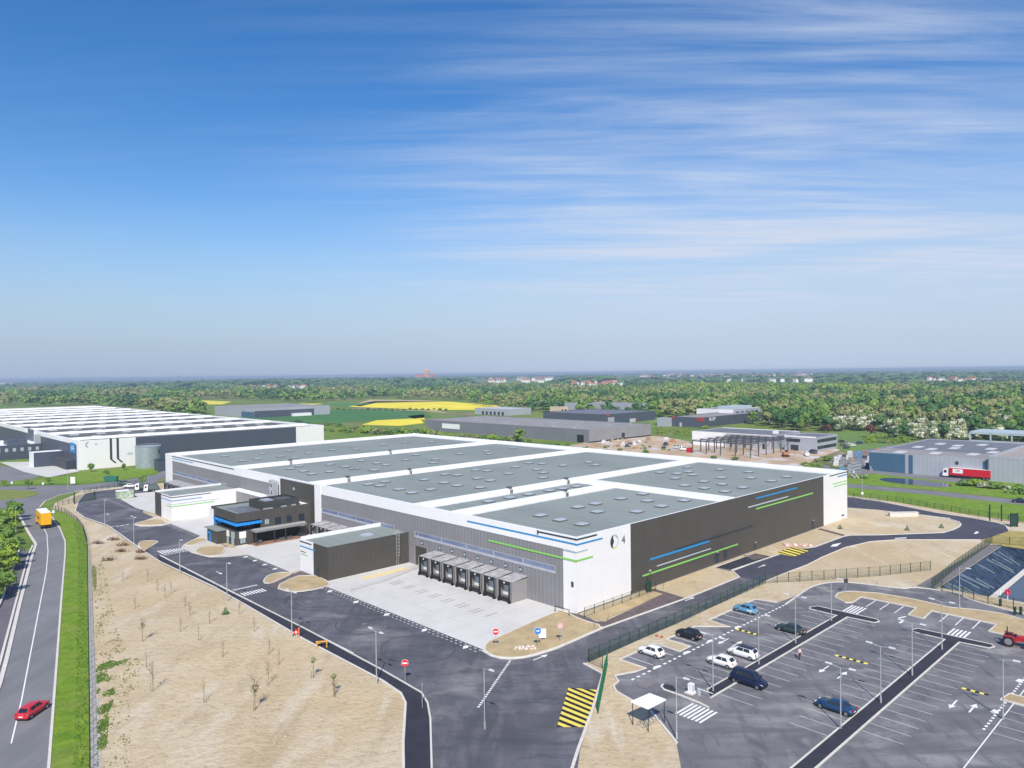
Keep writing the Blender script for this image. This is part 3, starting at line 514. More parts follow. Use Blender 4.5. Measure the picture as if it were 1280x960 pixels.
SKY += [(440+x/4, 450+y/4) for x, y in ((15, 542), (170, 523), (125, 515), (270, 498), (320, 473), (417, 495), (407, 513), (540, 469), (670, 455), (685, 467), (805, 440), (265, 412), (158, 424), (398, 410))]
print('skylights', len(SKY))
fr = MB().box(-1.25, 1.25, -1.05, 1.05, 0, .32).build('skylight', mat('skylight_kerb', (.13, .14, .15), .6, .1, 1), WH)
pn = MB().hexa([(-1.15, -.95, .32), (1.15, -.95, .32), (1.15, .95, .32), (-1.15, .95, .32), (-1.05, -.85, .40), (1.05, -.85, .40), (1.05, .85, .40), (-1.05, .85, .40)]).build('pane', SKYL, fr)
for i, p in enumerate(SKY[:98]):
    a, b = AB(*p, HR+.3)
    s_ = fr if i == 0 else fr.copy()
    if i: col.objects.link(s_); s_.parent = WH; q = pn.copy(); col.objects.link(q); q.parent = s_
    s_.location = (a, b, HR)
# roof drains / vents on the fire walls
vt = MB()
for a, b in ((29, 47.6), (35, 34.5), (50, 47.6), (33, 95.5), (12, 95.5), (20, 145.9), (60, 145.9)): vt.box(a-.5, a+.5, b-.5, b+.5, HT+.1, HT+.5).box(a-.15, a+.15, b-1.2, b-1, HR, HT-.1).box(a-.6, a-.4, b-1.2, b-1, HR, HT-.1)
vt.build('roof_vent', PLANT, WH)
# stripes
def stripe(m, name, *bx): part(name, m, WH, *bx)
X_ = .26
def onA(b0, b1, z, h=.32): return (-.31, -.24, b0, b1, z-h/2, z+h/2)
def onB(a0, a1, z, h=.32, pr=.26): return (a0, a1, -pr, -.2, z-h/2, z+h/2)
stripe(INK, 'stripe', onA(-.26, 9, 13.05, .26), onB(-.31, 5.4, 12.98, .26)); stripe(BLUE, 'stripe', onA(-.26, 29, 12.2, .28), onB(-.31, 6.9, 12.1, .28))
stripe(SILV, 'stripe', onA(-.26, 2.9, 10.82, .2), onB(-.31, 2.8, 10.8, .2)); stripe(GREEN, 'stripe', onA(-.26, 22.6, 9.3), onB(-.31, 4.2, 9.3))
stripe(BLUE, 'stripe', onB(21.2, 42.6, 5.55, .42)); stripe(SILV, 'stripe', onB(23.5, 43.2, 3.85, .22)); stripe(GREEN, 'stripe', onB(18.8, 54.6, 2.85, .3)); stripe(INK, 'stripe', onB(30, 61.4, 6.0, .3))
stripe(BLUE, 'stripe', onB(63, 84, 12.1, .38)); stripe(SILV, 'stripe', onB(59.3, 79.1, 10.5, .28)); stripe(GREEN, 'stripe', onB(63, 93.2, 9.65, .32))
stripe(INK, 'stripe', onB(103.5, 115.2, 12.98, .24), onA(166, LB+.2, 12.75, .26), onA(143.5, 165.9, 12.74, .26)); stripe(BLUE, 'stripe', onB(108.7, 115.2, 12.25, .26), onA(178, LB+.2, 12.0, .24)); stripe(GREEN, 'stripe', onB(105.5, 115.2, 10.55, .2), onB(106.1, 115.2, 9.75, .22)); stripe(SILV, 'stripe', onA(185, LB+.2, 11.2, .18))
# emblem and number
e = MB()
for (r0, r1, t0, t1) in ((.75, 1.3, 95, 250),):
    n = 14
    for k in range(n):
        u0, u1 = R(t0+(t1-t0)*k/n), R(t0+(t1-t0)*(k+1)/n); f0 = .8*math.sin(math.pi*k/n); f1 = .8*math.sin(math.pi*(k+1)/n)
        P = [(1.15*math.cos(u0), 1.3*math.sin(u0)), (1.15*math.cos(u1), 1.3*math.sin(u1)), ((1.12-f1*1.3)*math.cos(u1), (1.27-f1)*math.sin(u1)), ((1.12-f0*1.3)*math.cos(u0), (1.27-f0)*math.sin(u0))]
        e.add([(10.3+p[0], -.24, 10.9+p[1]) for p in P], [(0, 1, 2, 3)])
e.build('emblem', INK, WH)
def ring(t0, t1, m, w=.22):
    e = MB(); n = 12
    for k in range(n):
        u0, u1 = R(t0+(t1-t0)*k/n), R(t0+(t1-t0)*(k+1)/n)
        e.add([(10.3+1.2*math.cos(u0)*q, -.24, 10.9+1.3*math.sin(u0)*q) for q in (1, 1-w)]+[(10.3+1.2*math.cos(u1)*q, -.24, 10.9+1.3*math.sin(u1)*q) for q in (1-w, 1)], [(0, 1, 2, 3)])
    e.build('emblem', m, WH)
ring(20, 85, mat('emblem_grey', (.3, .4, .42), .5)); ring(-70, 10, SILV, .15); ring(-115, -75, YEL, .3)
text('4', 2.1, mat('number_ink', (.08, .08, .09), .5), 'house_number', WH, (13.0, -.25, 10.75), (R(90), 0, 0), .02)
# strip windows and small things on the left front
def band(b0, b1, z0=6.2, z1=7.4):
    f = MB(); f.box(-.24, -.18, b0, b1, z0-.12, z1+.1); w = f.build('window', STEEL, WH)
    g = MB(); b = b0+.15
    while b < b1-.3: e_ = min(b+8.2, b1-.1); g.box(-.27, -.24, b, e_-.35, z0+.45, z1); b += 8.2
    g.build('pane', GLASSB, w)
    g = MB(); g.box(-.265, -.24, b0+.1, b1-.1, z0, z0+.4); g.build('sill', mat('sill_pale', (.42, .43, .5), .5, .08, 1), w)
band(4.8, 47.2); band(55.0, 88.2); band(150, 198.6)
num = MB()
nums = [(38.2-4.08*k) for k in range(7)]+[44.5]
for b in nums: num.box(-.24, -.18, b-.42, b+.42, 4.85, 5.6)
num.build('number_sign', INK, WH)
num = MB()
for b in nums: num.box(-.26, -.24, b-.28, b+.28, 5.0, 5.45)
num.build('number_sign', SILV, WH)
part('door', DARKY, WH, (-.24, -.1, 43.0, 46.8, 0, 4.3)); part('gutter', INK, WH, (-.3, -.2, 8.9, 9.2, 12.5, 13.3)); 
part('vent', INK, WH, (-.28, -.2, .5, 1.0, 4.6, 5.5))
part('rail', INK, WH, (-2.2, -2.1, -.2, 3.2, 1.15, 1.25), (-2.2, -2.1, 3.1, 3.2, 0, 1.15), (-2.2, -2.1, -.2, -.1, 0, 1.15))
for a0, a1, z in ((45, 46.4, 2.3), (48.6, 49.8, 2.5), (62, 62.8, 1.6), (92.5, 93.7, 2.2)):
    d = part('door', INK, WH, (a0, a1, -.22, -.1, 0, z)); part('lamp', STEEL, d, ((a0+a1)/2-.15, (a0+a1)/2+.15, -.5, -.22, z+.2, z+.45))
part('sign', INK, WH, (111.2, 113, -.24, -.2, .9, 1.3)); part('base_strip', PLANT, WH, (15.2, 99.7, -.24, -.17, 0, .25), (-.1, 15.2, -.26, -.2, 0, .2))
part('ventilation_duct', STEEL, WH, (-1.7, -.5, 112.4, 113.6, 6.5, 12.0), (-1.9, -.5, 113.6, 115.2, 9.4, 10.2), (-1.9, -.5, 113.4, 115.4, 11.3, 12.3), (-2.4, -.5, 112.2, 115.8, 7.2, 8.1), (-.9, -.5, 116, 116.8, 5, 10.5))
part('camera_box', STEEL, WH, (-.8, -.5, 102.2, 102.9, 10.6, 11.3))
# dock houses, one after another on the front
def dock_house():
    d = MB(); d.box(-4.3, -.18, -1.66, -1.56, 0, 3.95); d.box(-4.3, -.18, 1.56, 1.66, 0, 3.95); o = d.build('dock_house', mat('dock_panel', (.27, .265, .27), .5, .05, .6), WH)
    MB().hexa([(-4.36, -1.72, 3.93), (-.18, -1.72, 4.25), (-.18, 1.72, 4.25), (-4.36, 1.72, 3.93), (-4.36, -1.72, 4.05), (-.18, -1.72, 4.37), (-.18, 1.72, 4.37), (-4.36, 1.72, 4.05)]).build('roof', mat('dock_roof', (.40, .39, .40), .4, .3, .9), o)
    f = MB(); 
    for q in ((-4.5, -4.3, -1.66, -1.1, .75, 3.95), (-4.5, -4.3, 1.1, 1.66, .75, 3.95), (-4.5, -4.3, -1.1, 1.1, 3.3, 3.95), (-4.62, -4.3, -1.62, 1.62, .55, .95), (-4.8, -4.3, -1.6, -1.1, .1, .6), (-4.8, -4.3, 1.1, 1.6, .1, .6)): f.box(*q)
    f.build('seal', BLK, o)
    MB().box(-4.3, -1.0, -1.56, 1.56, .2, 1.0).build('leveller', mat('leveller_plate', (.12, .12, .12), .6, .2, 2), o)
    dd = MB().box(-3.3, -3.15, -1.56, 1.56, 1.0, 3.9).build('door', mat('dock_door', (.72, .75, .74), .5, .05, 2), o)
    MB().box(-4.53, -4.5, -.18, .18, 3.55, 3.8).build('number_plate', WHITEL, o)
    fl = MB(); fl.box(-4.54, -4.5, -1.66, -1.6, .6, 3.9); fl.box(-4.54, -4.5, 1.6, 1.66, .6, 3.9); fl.build('guide_strip', MARKG, o)
    return o
dk = dock_house(); child_index()
spots = [38.25-4.1*k for k in range(7)]+[64.5+4.08*k for k in range(6)]+[157+4.08*k for k in range(10)]
for i, b in enumerate(spots):
    o = dk if i == 0 else copy_tree(dk, WH)
    o.location = (0, b, 0)
# ------------------------------------------------------------------ annex blocks and office
AX = empty('annex_building', 'dark grey box annex with white stripe-marked end, jutting from the big warehouse onto the apron', 'annex', CL, GRID)
part('wall', DARKX, AX, (-20.2, -.2, 49.45, 49.6, 0, 6.9)); part('wall', DARKY, AX, (-20.35, -20.2, 49.45, 55.3, 0, 6.9)); part('wall', WHITEL, AX, (-20.37, -20.2, 55.3, 61, 0, 7.0)); part('wall', WHITEL, AX, (-20.2, -.36, 60.85, 61, 0, 7.4)) ; part('parapet', MEMB, AX, (-20.2, -.36, 60.3, 60.85, 6.7, 7.4))
rf = part('roof', ROOF, AX, (-20.2, -.2, 49.6, 60.3, 0, 6.7)); part('skylight', SKYL, AX, (-9.2, -6.8, 53.4, 55.2, 6.7, 7.0)); part('parapet', DARKX, AX, (-20.2, -.2, 49.6, 49.75, 6.7, 6.9))
part('stripe', INK, AX, (-20.42, -20.37, 56, 61, 6.35, 6.6)); part('stripe', BLUE, AX, (-20.42, -20.37, 54.4, 61, 5.35, 5.6)); part('stripe', INK, AX, (-20.42, -20.37, 58.6, 60.8, 4.3, 4.45)); part('stripe', GREEN, AX, (-20.42, -20.37, 57.8, 60.8, 3.75, 3.92)); part('door', INK, AX, (-20.42, -20.35, 53, 53.9, 0, 2.1))
# caged ladder on the annex end
ld = empty('roof_ladder', 'galvanised caged ladder climbing the dark annex wall beside the grey dock front', 'ladder', (*W(-3.3, 49.3), 0), GRID)
b = MB(); b.box(-.3, -.25, 0, .05, 0, 7.9).box(.25, .3, 0, .05, 0, 7.9).build('rail', STEEL, ld); b = MB()
for k in range(24): b.box(-.25, .25, 0, .04, .3+k*.32, .34+k*.32)
b.build('rung', STEEL, ld); b = MB()
for k in range(8):
    z = 2.3+k*.75
    for t in range(8): u0, u1 = math.pi*t/8, math.pi*(t+1)/8; b.cyl((.42*math.cos(u0), -.75*math.sin(u0), z), (.42*math.cos(u1), -.75*math.sin(u1), z), .035, n=4)
for t in (1, 4, 7): b.cyl((.42*math.cos(math.pi*t/8), -.75*math.sin(math.pi*t/8), 2.3), (.42*math.cos(math.pi*t/8), -.75*math.sin(math.pi*t/8), 7.6), .03, n=4)
b.build('cage', STEEL, ld); part('landing', STEEL, ld, (-.8, .8, 0, 1.2, 6.95, 7.0), (-.8, .8, 0, .05, 7.9, 7.95), (-.8, -.75, 0, 1.2, 7.9, 7.95))
A2 = empty('annex_building', 'white box annex with blue and green stripes, left of the office block', 'annex', CL, GRID)
part('wall', WHITE, A2, (-20.6, -.4, 138.85, 139, 0, 7.3)); part('wall', WHITEL, A2, (-20.75, -20.6, 138.85, 147.7, 0, 7.2)); part('wall', DARKY, A2, (-20.72, -20.6, 147.7, 153.4, 0, 7.0)); part('wall', WHITE, A2, (-20.6, -.4, 153.4, 153.55, 0, 7.4)); part('roof', ROOF, A2, (-20.6, -.4, 139, 153.4, 0, 6.8))
part('stripe', INK, A2, (-20.8, -20.75, 138.9, 147.5, 6.75, 6.95), (-20.8, -9.2, 138.8, 138.85, 6.75, 6.95)); part('stripe', BLUE, A2, (-20.8, -20.75, 138.9, 147.5, 5.75, 5.95), (-20.8, -12, 138.8, 138.85, 5.75, 5.95)); part('stripe', SILV, A2, (-20.8, -6.8, 138.8, 138.85, 4.75, 4.9), (-20.8, -20.75, 138.9, 142, 4.75, 4.9)); part('stripe', GREEN, A2, (-20.8, -8.3, 138.8, 138.85, 4.05, 4.3), (-20.8, -20.75, 138.9, 143, 4.05, 4.3))
part('connecting_wall', GREYC, A2, (-1.6, -.4, 113, 138.8, 0, 6.6)); part('parapet', MEMB, A2, (-1.7, -.4, 113, 138.8, 6.6, 7.35))
OF = empty('office_block', 'two storey dark brown office block with a blue canopy round its corner', 'office building', CL, GRID)
b0, b1, hO = 93., 109., 8.15
rx = FB(326, 650, b0)[0]; zt = 6.0; zb_ = 3.7; ry = 107.0
part('wall', DARKX, OF, (-20.8, -.55, b0, b0+.3, 0, zb_), (rx, -.55, b0, b0+.3, zb_, zt), (-20.8, -.55, b0, b0+.3, zt, hO))
part('wall', DARKY, OF, (-20.8, -20.5, b0+.3, b1, 0, zb_), (-20.8, -20.5, ry, b1, zb_, zt), (-20.8, -20.5, b0+.3, b1, zt, hO)); part('wall', DARKX, OF, (-20.5, -.55, b1-.3, b1, 0, hO))
part('wall', BLK, OF, (-18.3, rx, b0+2.2, b0+2.4, zb_, zt), (-18.5, -18.3, b0+2.2, ry, zb_, zt)); part('floor', BLK, OF, (-20.5, rx, b0+.3, ry, 3.5, zb_-.02))
part('window', GLASS, OF, (-18.2, rx-.2, b0+2.14, b0+2.2, zb_+.3, zt-.4), (-18.56, -18.5, b0+2.4, ry-.3, zb_+.3, zt-.4))
part('roof', ROOF, OF, (-20.5, -.55, b0+.3, b1-.3, zt, hO-.35))
part('blue_canopy', BLUEL, OF, (-21.0, rx+.2, b0-.2, b0-.002, zt-.95, zt-.3), (-21.0, -20.802, b0, ry+.1, zt-.95, zt-.3), (-20.8, rx, b0+.3, b0+2.1, zt-.5, zt-.3)); part('blue_wall', BLUEL, OF, (-20.8, -18.6, ry-.2, ry-.002, zb_, zt-.95))
part('wall', WHITEL, OF, (-21.1, -20.802, ry+.3, b1+.5, 0, 7.5))
part('solar_panel', PVROOF, OF, *[(-19+2.9*k, -16.5+2.9*k, b0+1.5+5*j, b0+5.6+5*j, hO-.35, hO-.2) for k in range(3) for j in range(2)])
part('roof_band', MEMB, OF, (-8, -.6, b0+.4, b1-.4, hO-.34, hO-.3))
ph = part('plant_screen', mat('screen_louvre', (.05, .055, .055), .6, .1, 1), OF, (-13.6, -3.2, b0+1.6, b0+1.75, hO-.3, hO+1.75), (-13.6, -13.45, b0+1.75, b0+9, hO-.3, hO+1.75), (-3.35, -3.2, b0+1.75, b0+9, hO-.3, hO+1.75), (-13.45, -3.35, b0+8.85, b0+9, hO-.3, hO+1.75))
part('rooftop_unit', PLANT, OF, (-12.3, -9, b0+3, b0+7, hO-.3, hO+1.5), (-8, -4.5, b0+3.2, b0+6.5, hO-.3, hO+1.6)); part('rooftop_unit', STEEL, OF, (-11.8, -9.5, b0+3.4, b0+6.6, hO+1.5, hO+1.75), (-13.4, -11, b0+.6, b0+1.2, hO-.3, hO+.2), (-8.6, -7.2, b0+.6, b0+1.2, hO-.3, hO+.2), (-5.6, -4.6, b0+.6, b0+1.2, hO-.3, hO+.2))
def win(par, x0, y0, x1, y1, m=GLASS, plane='B', at=0, mull=True):
    if plane == 'B':
        a0, z0 = FB(x0, y1, at); a1, z1 = FB(x1, y0, at); z0 = FB(x0, (y1+FB_dummy(y1)) , at)[1]; zz0 = z0; zz1 = FB((x0+x1)/2, y0, at)[1]
        f = MB().box(a0-.08, a1+.08, at-.05, at-.002, zz0-.08, zz1+.08).build('window', INK, par); MB().box(a0, a1, at-.07, at-.05, zz0, zz1).build('pane', m, f)
        if mull: MB().box((a0+a1)/2-.06, (a0+a1)/2+.06, at-.09, at-.07, zz0, zz1).build('mullion', INK, f)
    else:
        b_1, z0 = FA(x0, y1, at); b_0, _ = FA(x1, y1, at); zz1 = FA((x0+x1)/2, y0, at)[1]
        f = MB().box(at-.05, at-.002, b_0-.08, b_1+.08, z0-.08, zz1+.08).build('window', INK, par); MB().box(at-.07, at-.05, b_0, b_1, z0, zz1).build('pane', m, f)
        if mull: MB().box(at-.09, at-.07, (b_0+b_1)/2-.06, (b_0+b_1)/2+.06, z0, zz1).build('mullion', INK, f)
def FB_dummy(y): return 0.
for (x0, y0, x1, y1) in ((344.3, 646.5, 350.8, 655.5), (358.5, 644.3, 363.8, 653.2), (374, 642, 380.3, 650.8)): win(OF, x0, y0, x1, y1, GLASS, 'B', b0)
win(OF, 331, 649, 336, 655.6, mat('pale_glass', (.35, .42, .42), .3), 'B', b0)
part('facade_panel', WHITE, OF, tuple((FB(374, 656, b0)[0], FB(381, 656, b0)[0], b0-.1, b0-.02, FB(377, 657.5, b0)[1], FB(377, 652, b0)[1])))
part('facade_panel', WHITE, OF, (FB(299, 670, b0)[0], FB(307.4, 668, b0)[0], b0-.1, b0-.02, 1.95, 3.55)); win(OF, 300.5, 671.5, 306.5, 679.5, mat('pale_glass', (.35, .42, .42), .3), 'B', b0)
for xa, xb, ya, yb, m_ in ((283, 286.6, 661, 669, WHITEL), (289.2, 293.4, 663, 671, MATS['pale_glass'])):
    part('facade_panel', m_, OF, (-20.9, -20.802, FA(xb, yb, -20.8)[0], FA(xa, yb, -20.8)[0], 1.8, 3.4))
for xa, xb in ((283.4, 286.4), (289.6, 293)): win(OF, xa, 671 if xa < 285 else 673, xb, 678 if xa < 285 else 680.5, MATS['pale_glass'], 'A', -20.8, False)
part('porch', DARKY, OF, (-23.3, -20.8, 99, 105.2, 0, 3.3)); part('porch', BLUEL, OF, (-23.4, -23.302, 103, 105.2, 0, 2.6)); part('porch_roof', ROOF, OF, (-23.5, -20.8, 98.8, 106.8, 3.3, 3.5)); part('door', GLASS, OF, (-23.45, -23.402, 103.5, 104.5, 0, 2.2))
cp = part('canopy', mat('canopy_grey', (.22, .22, .22), .6, .05, 1), OF, (-17.2, -3.4, 90.3, 92.998, 3.25, 3.75)); part('canopy_roof', mat('canopy_top', (.36, .36, .35), .7, .05, 1), OF, (-17.1, -3.5, 90.4, 92.9, 3.75, 3.8))
part('canopy_post', INK, OF, *[(a-.1, a+.1, 90.4, 90.6, 0, 3.25) for a in (-17, -12.2, -9.2, -3.7)]); part('recess_shade_panel', BLK, OF, (-16.6, -4.2, 92.9, 92.99, .2, 3.2)); part('terrace', mat('terrace_brick', (.28, .15, .10), .9, .2, 2), OF, (-17.4, -2.4, 89.7, 92.9, .1, .26)); part('plinth', KERB, OF, (-21.4, -18.3, 91.6, 92.9, 0, .3)); part('furniture', PLANT, OF, (-10.5, -7, 90.9, 91.5, .26, .8), (-16, -15.2, 91, 91.6, .26, 1.1))  # flat black panel paints the shade of the loading recess under the canopy
part('stair', INK, OF, (-5, -3.6, 91.3, 92.99, .1, 1.1), (-4.6, -4.4, 91.3, 91.4, 1.1, 2))
# ------------------------------------------------------------------ warehouse further left
B0 = W(-9.0, 294.5); Hb = 13.5
BW = empty('warehouse', 'very long white roofed warehouse with a slate grey side, far left behind the silver tank', 'warehouse', (*B0, 0), GRID)
LAb, LBb = 124., 480.
part('roof', ROOFD, BW, (.1, LAb-.1, .1, LBb-.1, 0, Hb-.9)); part('wall', WHITE, BW, (-.2, 24, -.2, 0, 0, Hb), (107, LAb+.2, -.2, 0, 0, Hb)); part('wall', NAVY, BW, (24, 107, -.17, 0, 0, Hb-.02))
part('wall', WHITEL, BW, (-.2, 0, 0, 3.5, 0, Hb), (-.22, 0, 0, LBb, Hb-2.0, Hb), (-.3, 0, 92, 95, 0, Hb+.01), (LAb, LAb+.2, 0, LBb, 0, Hb), (0, LAb, LBb, LBb+.2, 0, Hb)); part('wall', mat('slate_left', (.085, .095, .125), .5, .05, .2, ribs=(1.2, 'Y'), coord='obj', ribbump=.2, ribcol=.2), BW, (-.18, 0, 3.5, 92, 0, Hb-2), (-.18, 0, 95, LBb, 0, Hb-2))
q = MB()
for k in range(10):
    b = 21+k*48.; q.box(.1, LAb-.1, b, b+1, Hb-.9, Hb+.1).box(.12, LAb-.12, b-4.2, b+5.2, Hb-.9, Hb-.86)
q.box(0, 1.2, 0, LBb, Hb-.9, Hb-.01).box(LAb-1, LAb, 0, LBb, Hb-.9, Hb-.01).box(0, LAb, 0, .5, Hb-.9, Hb-.012)
q.build('roof_band', MEMB, BW); q = MB()
for k in range(9):
    for j in range(9): q.box(8+j*12.5, 12+j*12.5, 4+k*48, 7+k*48, Hb-.9, Hb-.5).box(14+j*12.5, 18+j*12.5, 34+k*48, 37+k*48, Hb-.9, Hb-.5)
tag(q.build('skylight', mat('skylight_pale', (.55, .56, .56), .4), BW))
part('sign', BLUE, BW, (-.3, -.22, 6, 15, 7.5, 12)); text('LOG', 2.6, WHITE, 'lettering', BW, (-.36, 10.5, 9.6), (R(90), 0, R(-90)), .02)
q = MB()
for a in (12.7, 15.6): q.box(a, a+.8, -.5, -.2, 4, Hb+.3).hexa([(a, -.5, 4), (a+.8, -.5, 4), (a+.8, -.2, 4), (a, -.2, 4), (a+1.8, -.5, 2.2), (a+2.6, -.5, 2.2), (a+2.6, -.2, 2.2), (a+1.8, -.2, 2.2)])
q.build('downpipe', INK, BW)
q = MB()
for (r0, r1, t0, t1) in ((.9, 1.5, 95, 250),):
    for k in range(8):
        u0, u1 = R(t0+(t1-t0)*k/8), R(t0+(t1-t0)*(k+1)/8); q.add([(4+r*math.cos(u), -.25, 11.4+r*math.sin(u)) for r, u in ((r0, u0), (r1, u0), (r1, u1), (r0, u1))], [(0, 1, 2, 3)])
q.build('emblem', MATS['emblem_grey'], BW); part('sign', SILV, BW, (6.5, 7.4, -.24, -.2, 11, 11.8), (20.2, 22.5, -.26, -.2, 5.5, 6.3))
ab_ = empty('annex_building', 'slate annex with a white end before the long white roofed warehouse', 'annex', (*B0, 0), GRID)
part('wall', NAVY, ab_, (-12.5, -.3, 29, 29.2, 0, 7)); part('wall', WHITEL, ab_, (-12.7, -12.5, 29, 38, 0, 7.2)); part('roof', MEMB, ab_, (-12.5, -.3, 29.2, 38, 0, 6.9)); 
part('dock_mouth', INK, ab_, *[(-4, -.2, 6+4*k, 8.6+4*k, 0, 4) for k in range(5)]); part('dock_mouth', PLANT, ab_, *[(-4.2, -.2, 8.8+4*k, 9.8+4*k, 0, 4.2) for k in range(5)])
ob = empty('office_block', 'slate office with a row of windows at the left edge before the long warehouse', 'office building', (*B0, 0), GRID)
part('wall', NAVY, ob, (-22, -.4, 76, 76.2, 0, 7.8)); part('wall', MATS['slate_left'], ob, (-22.2, -22, 76, 120, 0, 7.8)); part('roof', MEMB, ob, (-22, -.4, 76.2, 120, 0, 7.5)); part('plant_screen', NAVY, ob, (-15, -6, 80, 90, 7.5, 10)); part('ventilation_duct', STEEL, ob, (-3, -.4, 77, 79, 7.5, 12.5))
for k in range(7): w = part('window', GLASS, ob, (-22.28, -22.2, 78+5.5*k, 79.8+5.5*k, 4.6, 6.4))
for k in range(6): w = part('window', SKYL, ob, (-20+3.4*k, -18.6+3.4*k, 75.92, 76, 4.4, 6.2))
part('wall', BLK, ob, (-22.3, -22.2, 76.4, 118, .4, 3))
part('wall', mat('stair_slate', (.09, .10, .13), .5), BW, (-.5, -.3, 95, 110, 0, Hb+.6))
# silver tank
tk = empty('storage_tank', 'round silver sprinkler tank standing against the slate warehouse wall', 'tank', (*G(185.5, 584), 0), GRID)
MB().cyl((0, 0, 0), (0, 0, 9.9), 5.4, n=40).build('shell', TANKM, tk, False); MB().cyl((0, 0, 9.9), (0, 0, 10.4), 5.5, 1.0, n=40).build('roof', STEEL, tk); q = MB()
for t in range(40): u, v = 2*math.pi*t/40, 2*math.pi*(t+1)/40; q.cyl((5.4*math.cos(u), 5.4*math.sin(u), 10.6), (5.4*math.cos(v), 5.4*math.sin(v), 10.6), .05, n=4); q.cyl((5.4*math.cos(u), 5.4*math.sin(u), 9.8), (5.4*math.cos(u), 5.4*math.sin(u), 10.6), .04, n=4)
q.build('rail', STEEL, tk); part('hatch', INK, tk, (3.2, 3.9, -4.6, -4.2, 6.5, 8.5)); 
pz = empty('pump_house', 'low slate pump house to the right of the silver tank', 'pump house', (*G(203, 588), 0), GRID); part('wall', NAVY, pz, (-2.5, 3.5, -3, 3, 0, 5)); part('roof', INK, pz, (-2.7, 3.7, -3.2, 3.2, 5, 5.2))
# ------------------------------------------------------------------ buildings beyond
BOXES = []
def blg(name, label, cat, base, la, lb, h, mB, mA, roof, extra=None, z=0):
    BOXES.append((base[0], base[1], la, lb)) if isinstance(base, list) else None
    x = empty(name, label, cat, (*(G(*base) if isinstance(base, tuple) else W(*base)), 0), GRID)
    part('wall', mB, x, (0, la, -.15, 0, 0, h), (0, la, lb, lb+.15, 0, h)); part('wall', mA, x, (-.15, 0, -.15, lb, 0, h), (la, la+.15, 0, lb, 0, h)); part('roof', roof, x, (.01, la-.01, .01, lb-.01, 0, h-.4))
    return x
PALE = mat('pale_metal', (.36, .38, .43), .5, .05, .2, ribs=(1.5, 'X'), coord='obj', ribbump=.2, ribcol=.15); PALEY = mat('pale_metal_left', (.37, .39, .44), .5, .05, .2, ribs=(1.5, 'Y'), coord='obj', ribbump=.2, ribcol=.15)
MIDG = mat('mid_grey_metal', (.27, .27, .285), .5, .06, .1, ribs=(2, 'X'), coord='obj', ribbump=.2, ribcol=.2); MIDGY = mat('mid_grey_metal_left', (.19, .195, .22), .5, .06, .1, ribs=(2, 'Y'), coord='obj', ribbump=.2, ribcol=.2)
STB = mat('steel_blue', (.06, .13, .21), .5, .06, .2, ribs=(1.5, 'Y'), coord='obj', ribbump=.2, ribcol=.2)
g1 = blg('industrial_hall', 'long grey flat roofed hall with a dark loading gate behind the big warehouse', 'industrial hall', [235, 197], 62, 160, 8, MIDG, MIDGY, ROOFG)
part('loading_gate', BLK, g1, (-.4, -.15, 4, 9, 0, 4.6)); part('window', GLASS, g1, (31, 34, -.3, -.15, 1, 4)); part('base_strip', INK, g1, (0, 62, -.2, -.15, 0, .9)); q = MB()
for k in range(20): a, b = 5+rnd.random()*52, 5+rnd.random()*150; q.box(a, a+1.5, b, b+1.5, 7.6, 8.1)
tag(q.build('roof_vent', STEEL, g1)); part('white_van_dock', WHITEL, g1, (-.3, -.15, 120, 140, 2.5, 6)).name = 'panel'
g2 = blg('industrial_hall', 'dark slate hall with red framed entrances, behind the long grey hall', 'industrial hall', [362, 287], 66, 70, 8, NAVY, MATS['slate_left'], PVROOF); RDM = mat('muted_red', (.34, .05, .05), .6); part('entrance_frame', RDM, g2, (0, 4, -.4, -.15, 6.2, 8.1), (30, 40, -.5, -.15, .8, 2.6)); part('wall', PALE, g2, (2, 10, -.3, -.15, 0, 5.4)); part('gate', SILV, g2, (30, 38, -.6, -.5, 0, 3))
g3 = blg('industrial_hall', 'pale grey hall standing behind the dark slate hall', 'industrial hall', [472, 352], 40, 80, 10, PALE, PALEY, ROOFG)
g4 = blg('small_house', 'small cream house with dark windows beside the slate hall', 'house', [452, 420], 12, 14, 7, mat('cream_wall', (.6, .48, .36), .8, .05, .5), MATS['cream_wall'], ROOFD); part('window', INK, g4, (2, 4, -.3, -.15, 2, 4.5), (7, 9, -.3, -.15, 2, 4.5))
g5 = blg('kiosk_building', 'little orange brown box building at the left end of the slate hall', 'shed', [372, 352], 6, 10, 5, mat('orange_brick', (.5, .18, .08), .8, .08, 1), MATS['orange_brick'], ROOFD)
g6 = blg('industrial_hall', 'slate hall with red corners and white lettering before the pale stepped office', 'industrial hall', [377, 209], 90, 26, 7.5, NAVY, MATS['slate_left'], ROOFG)
part('red_corner', RDM, g6, (-.35, -.15, -.2, 4, 4.5, 7.6), (-.3, 3, -.3, -.15, 4.5, 7.6)); text('BLOP', 3.6, WHITE, 'lettering', g6, (14, -.4, 5.6), (R(90), 0, 0), .05); part('window', SILV, g6, (-.25, -.15, 17, 19, 0, 3)); part('red_corner', RDM, g6, (-.35, -.15, 23.5, 26.2, 5.8, 7.6)); part('wall', PALEY, g6, (-8, -.2, 26, 34, 0, 6.5))
g7 = blg('office_building', 'stepped pale office with square openings behind the slate lettered hall', 'office building', [445, 222], 45, 34, 10, PALE, WHITEL, ROOFG); part('window', INK, g7, *[(4+8*k, 9+8*k, -.35, -.15, 4.6, 8) for k in range(5)]); part('roof', SILV, g7, (10, 40, 5, 20, 9.6, 12))
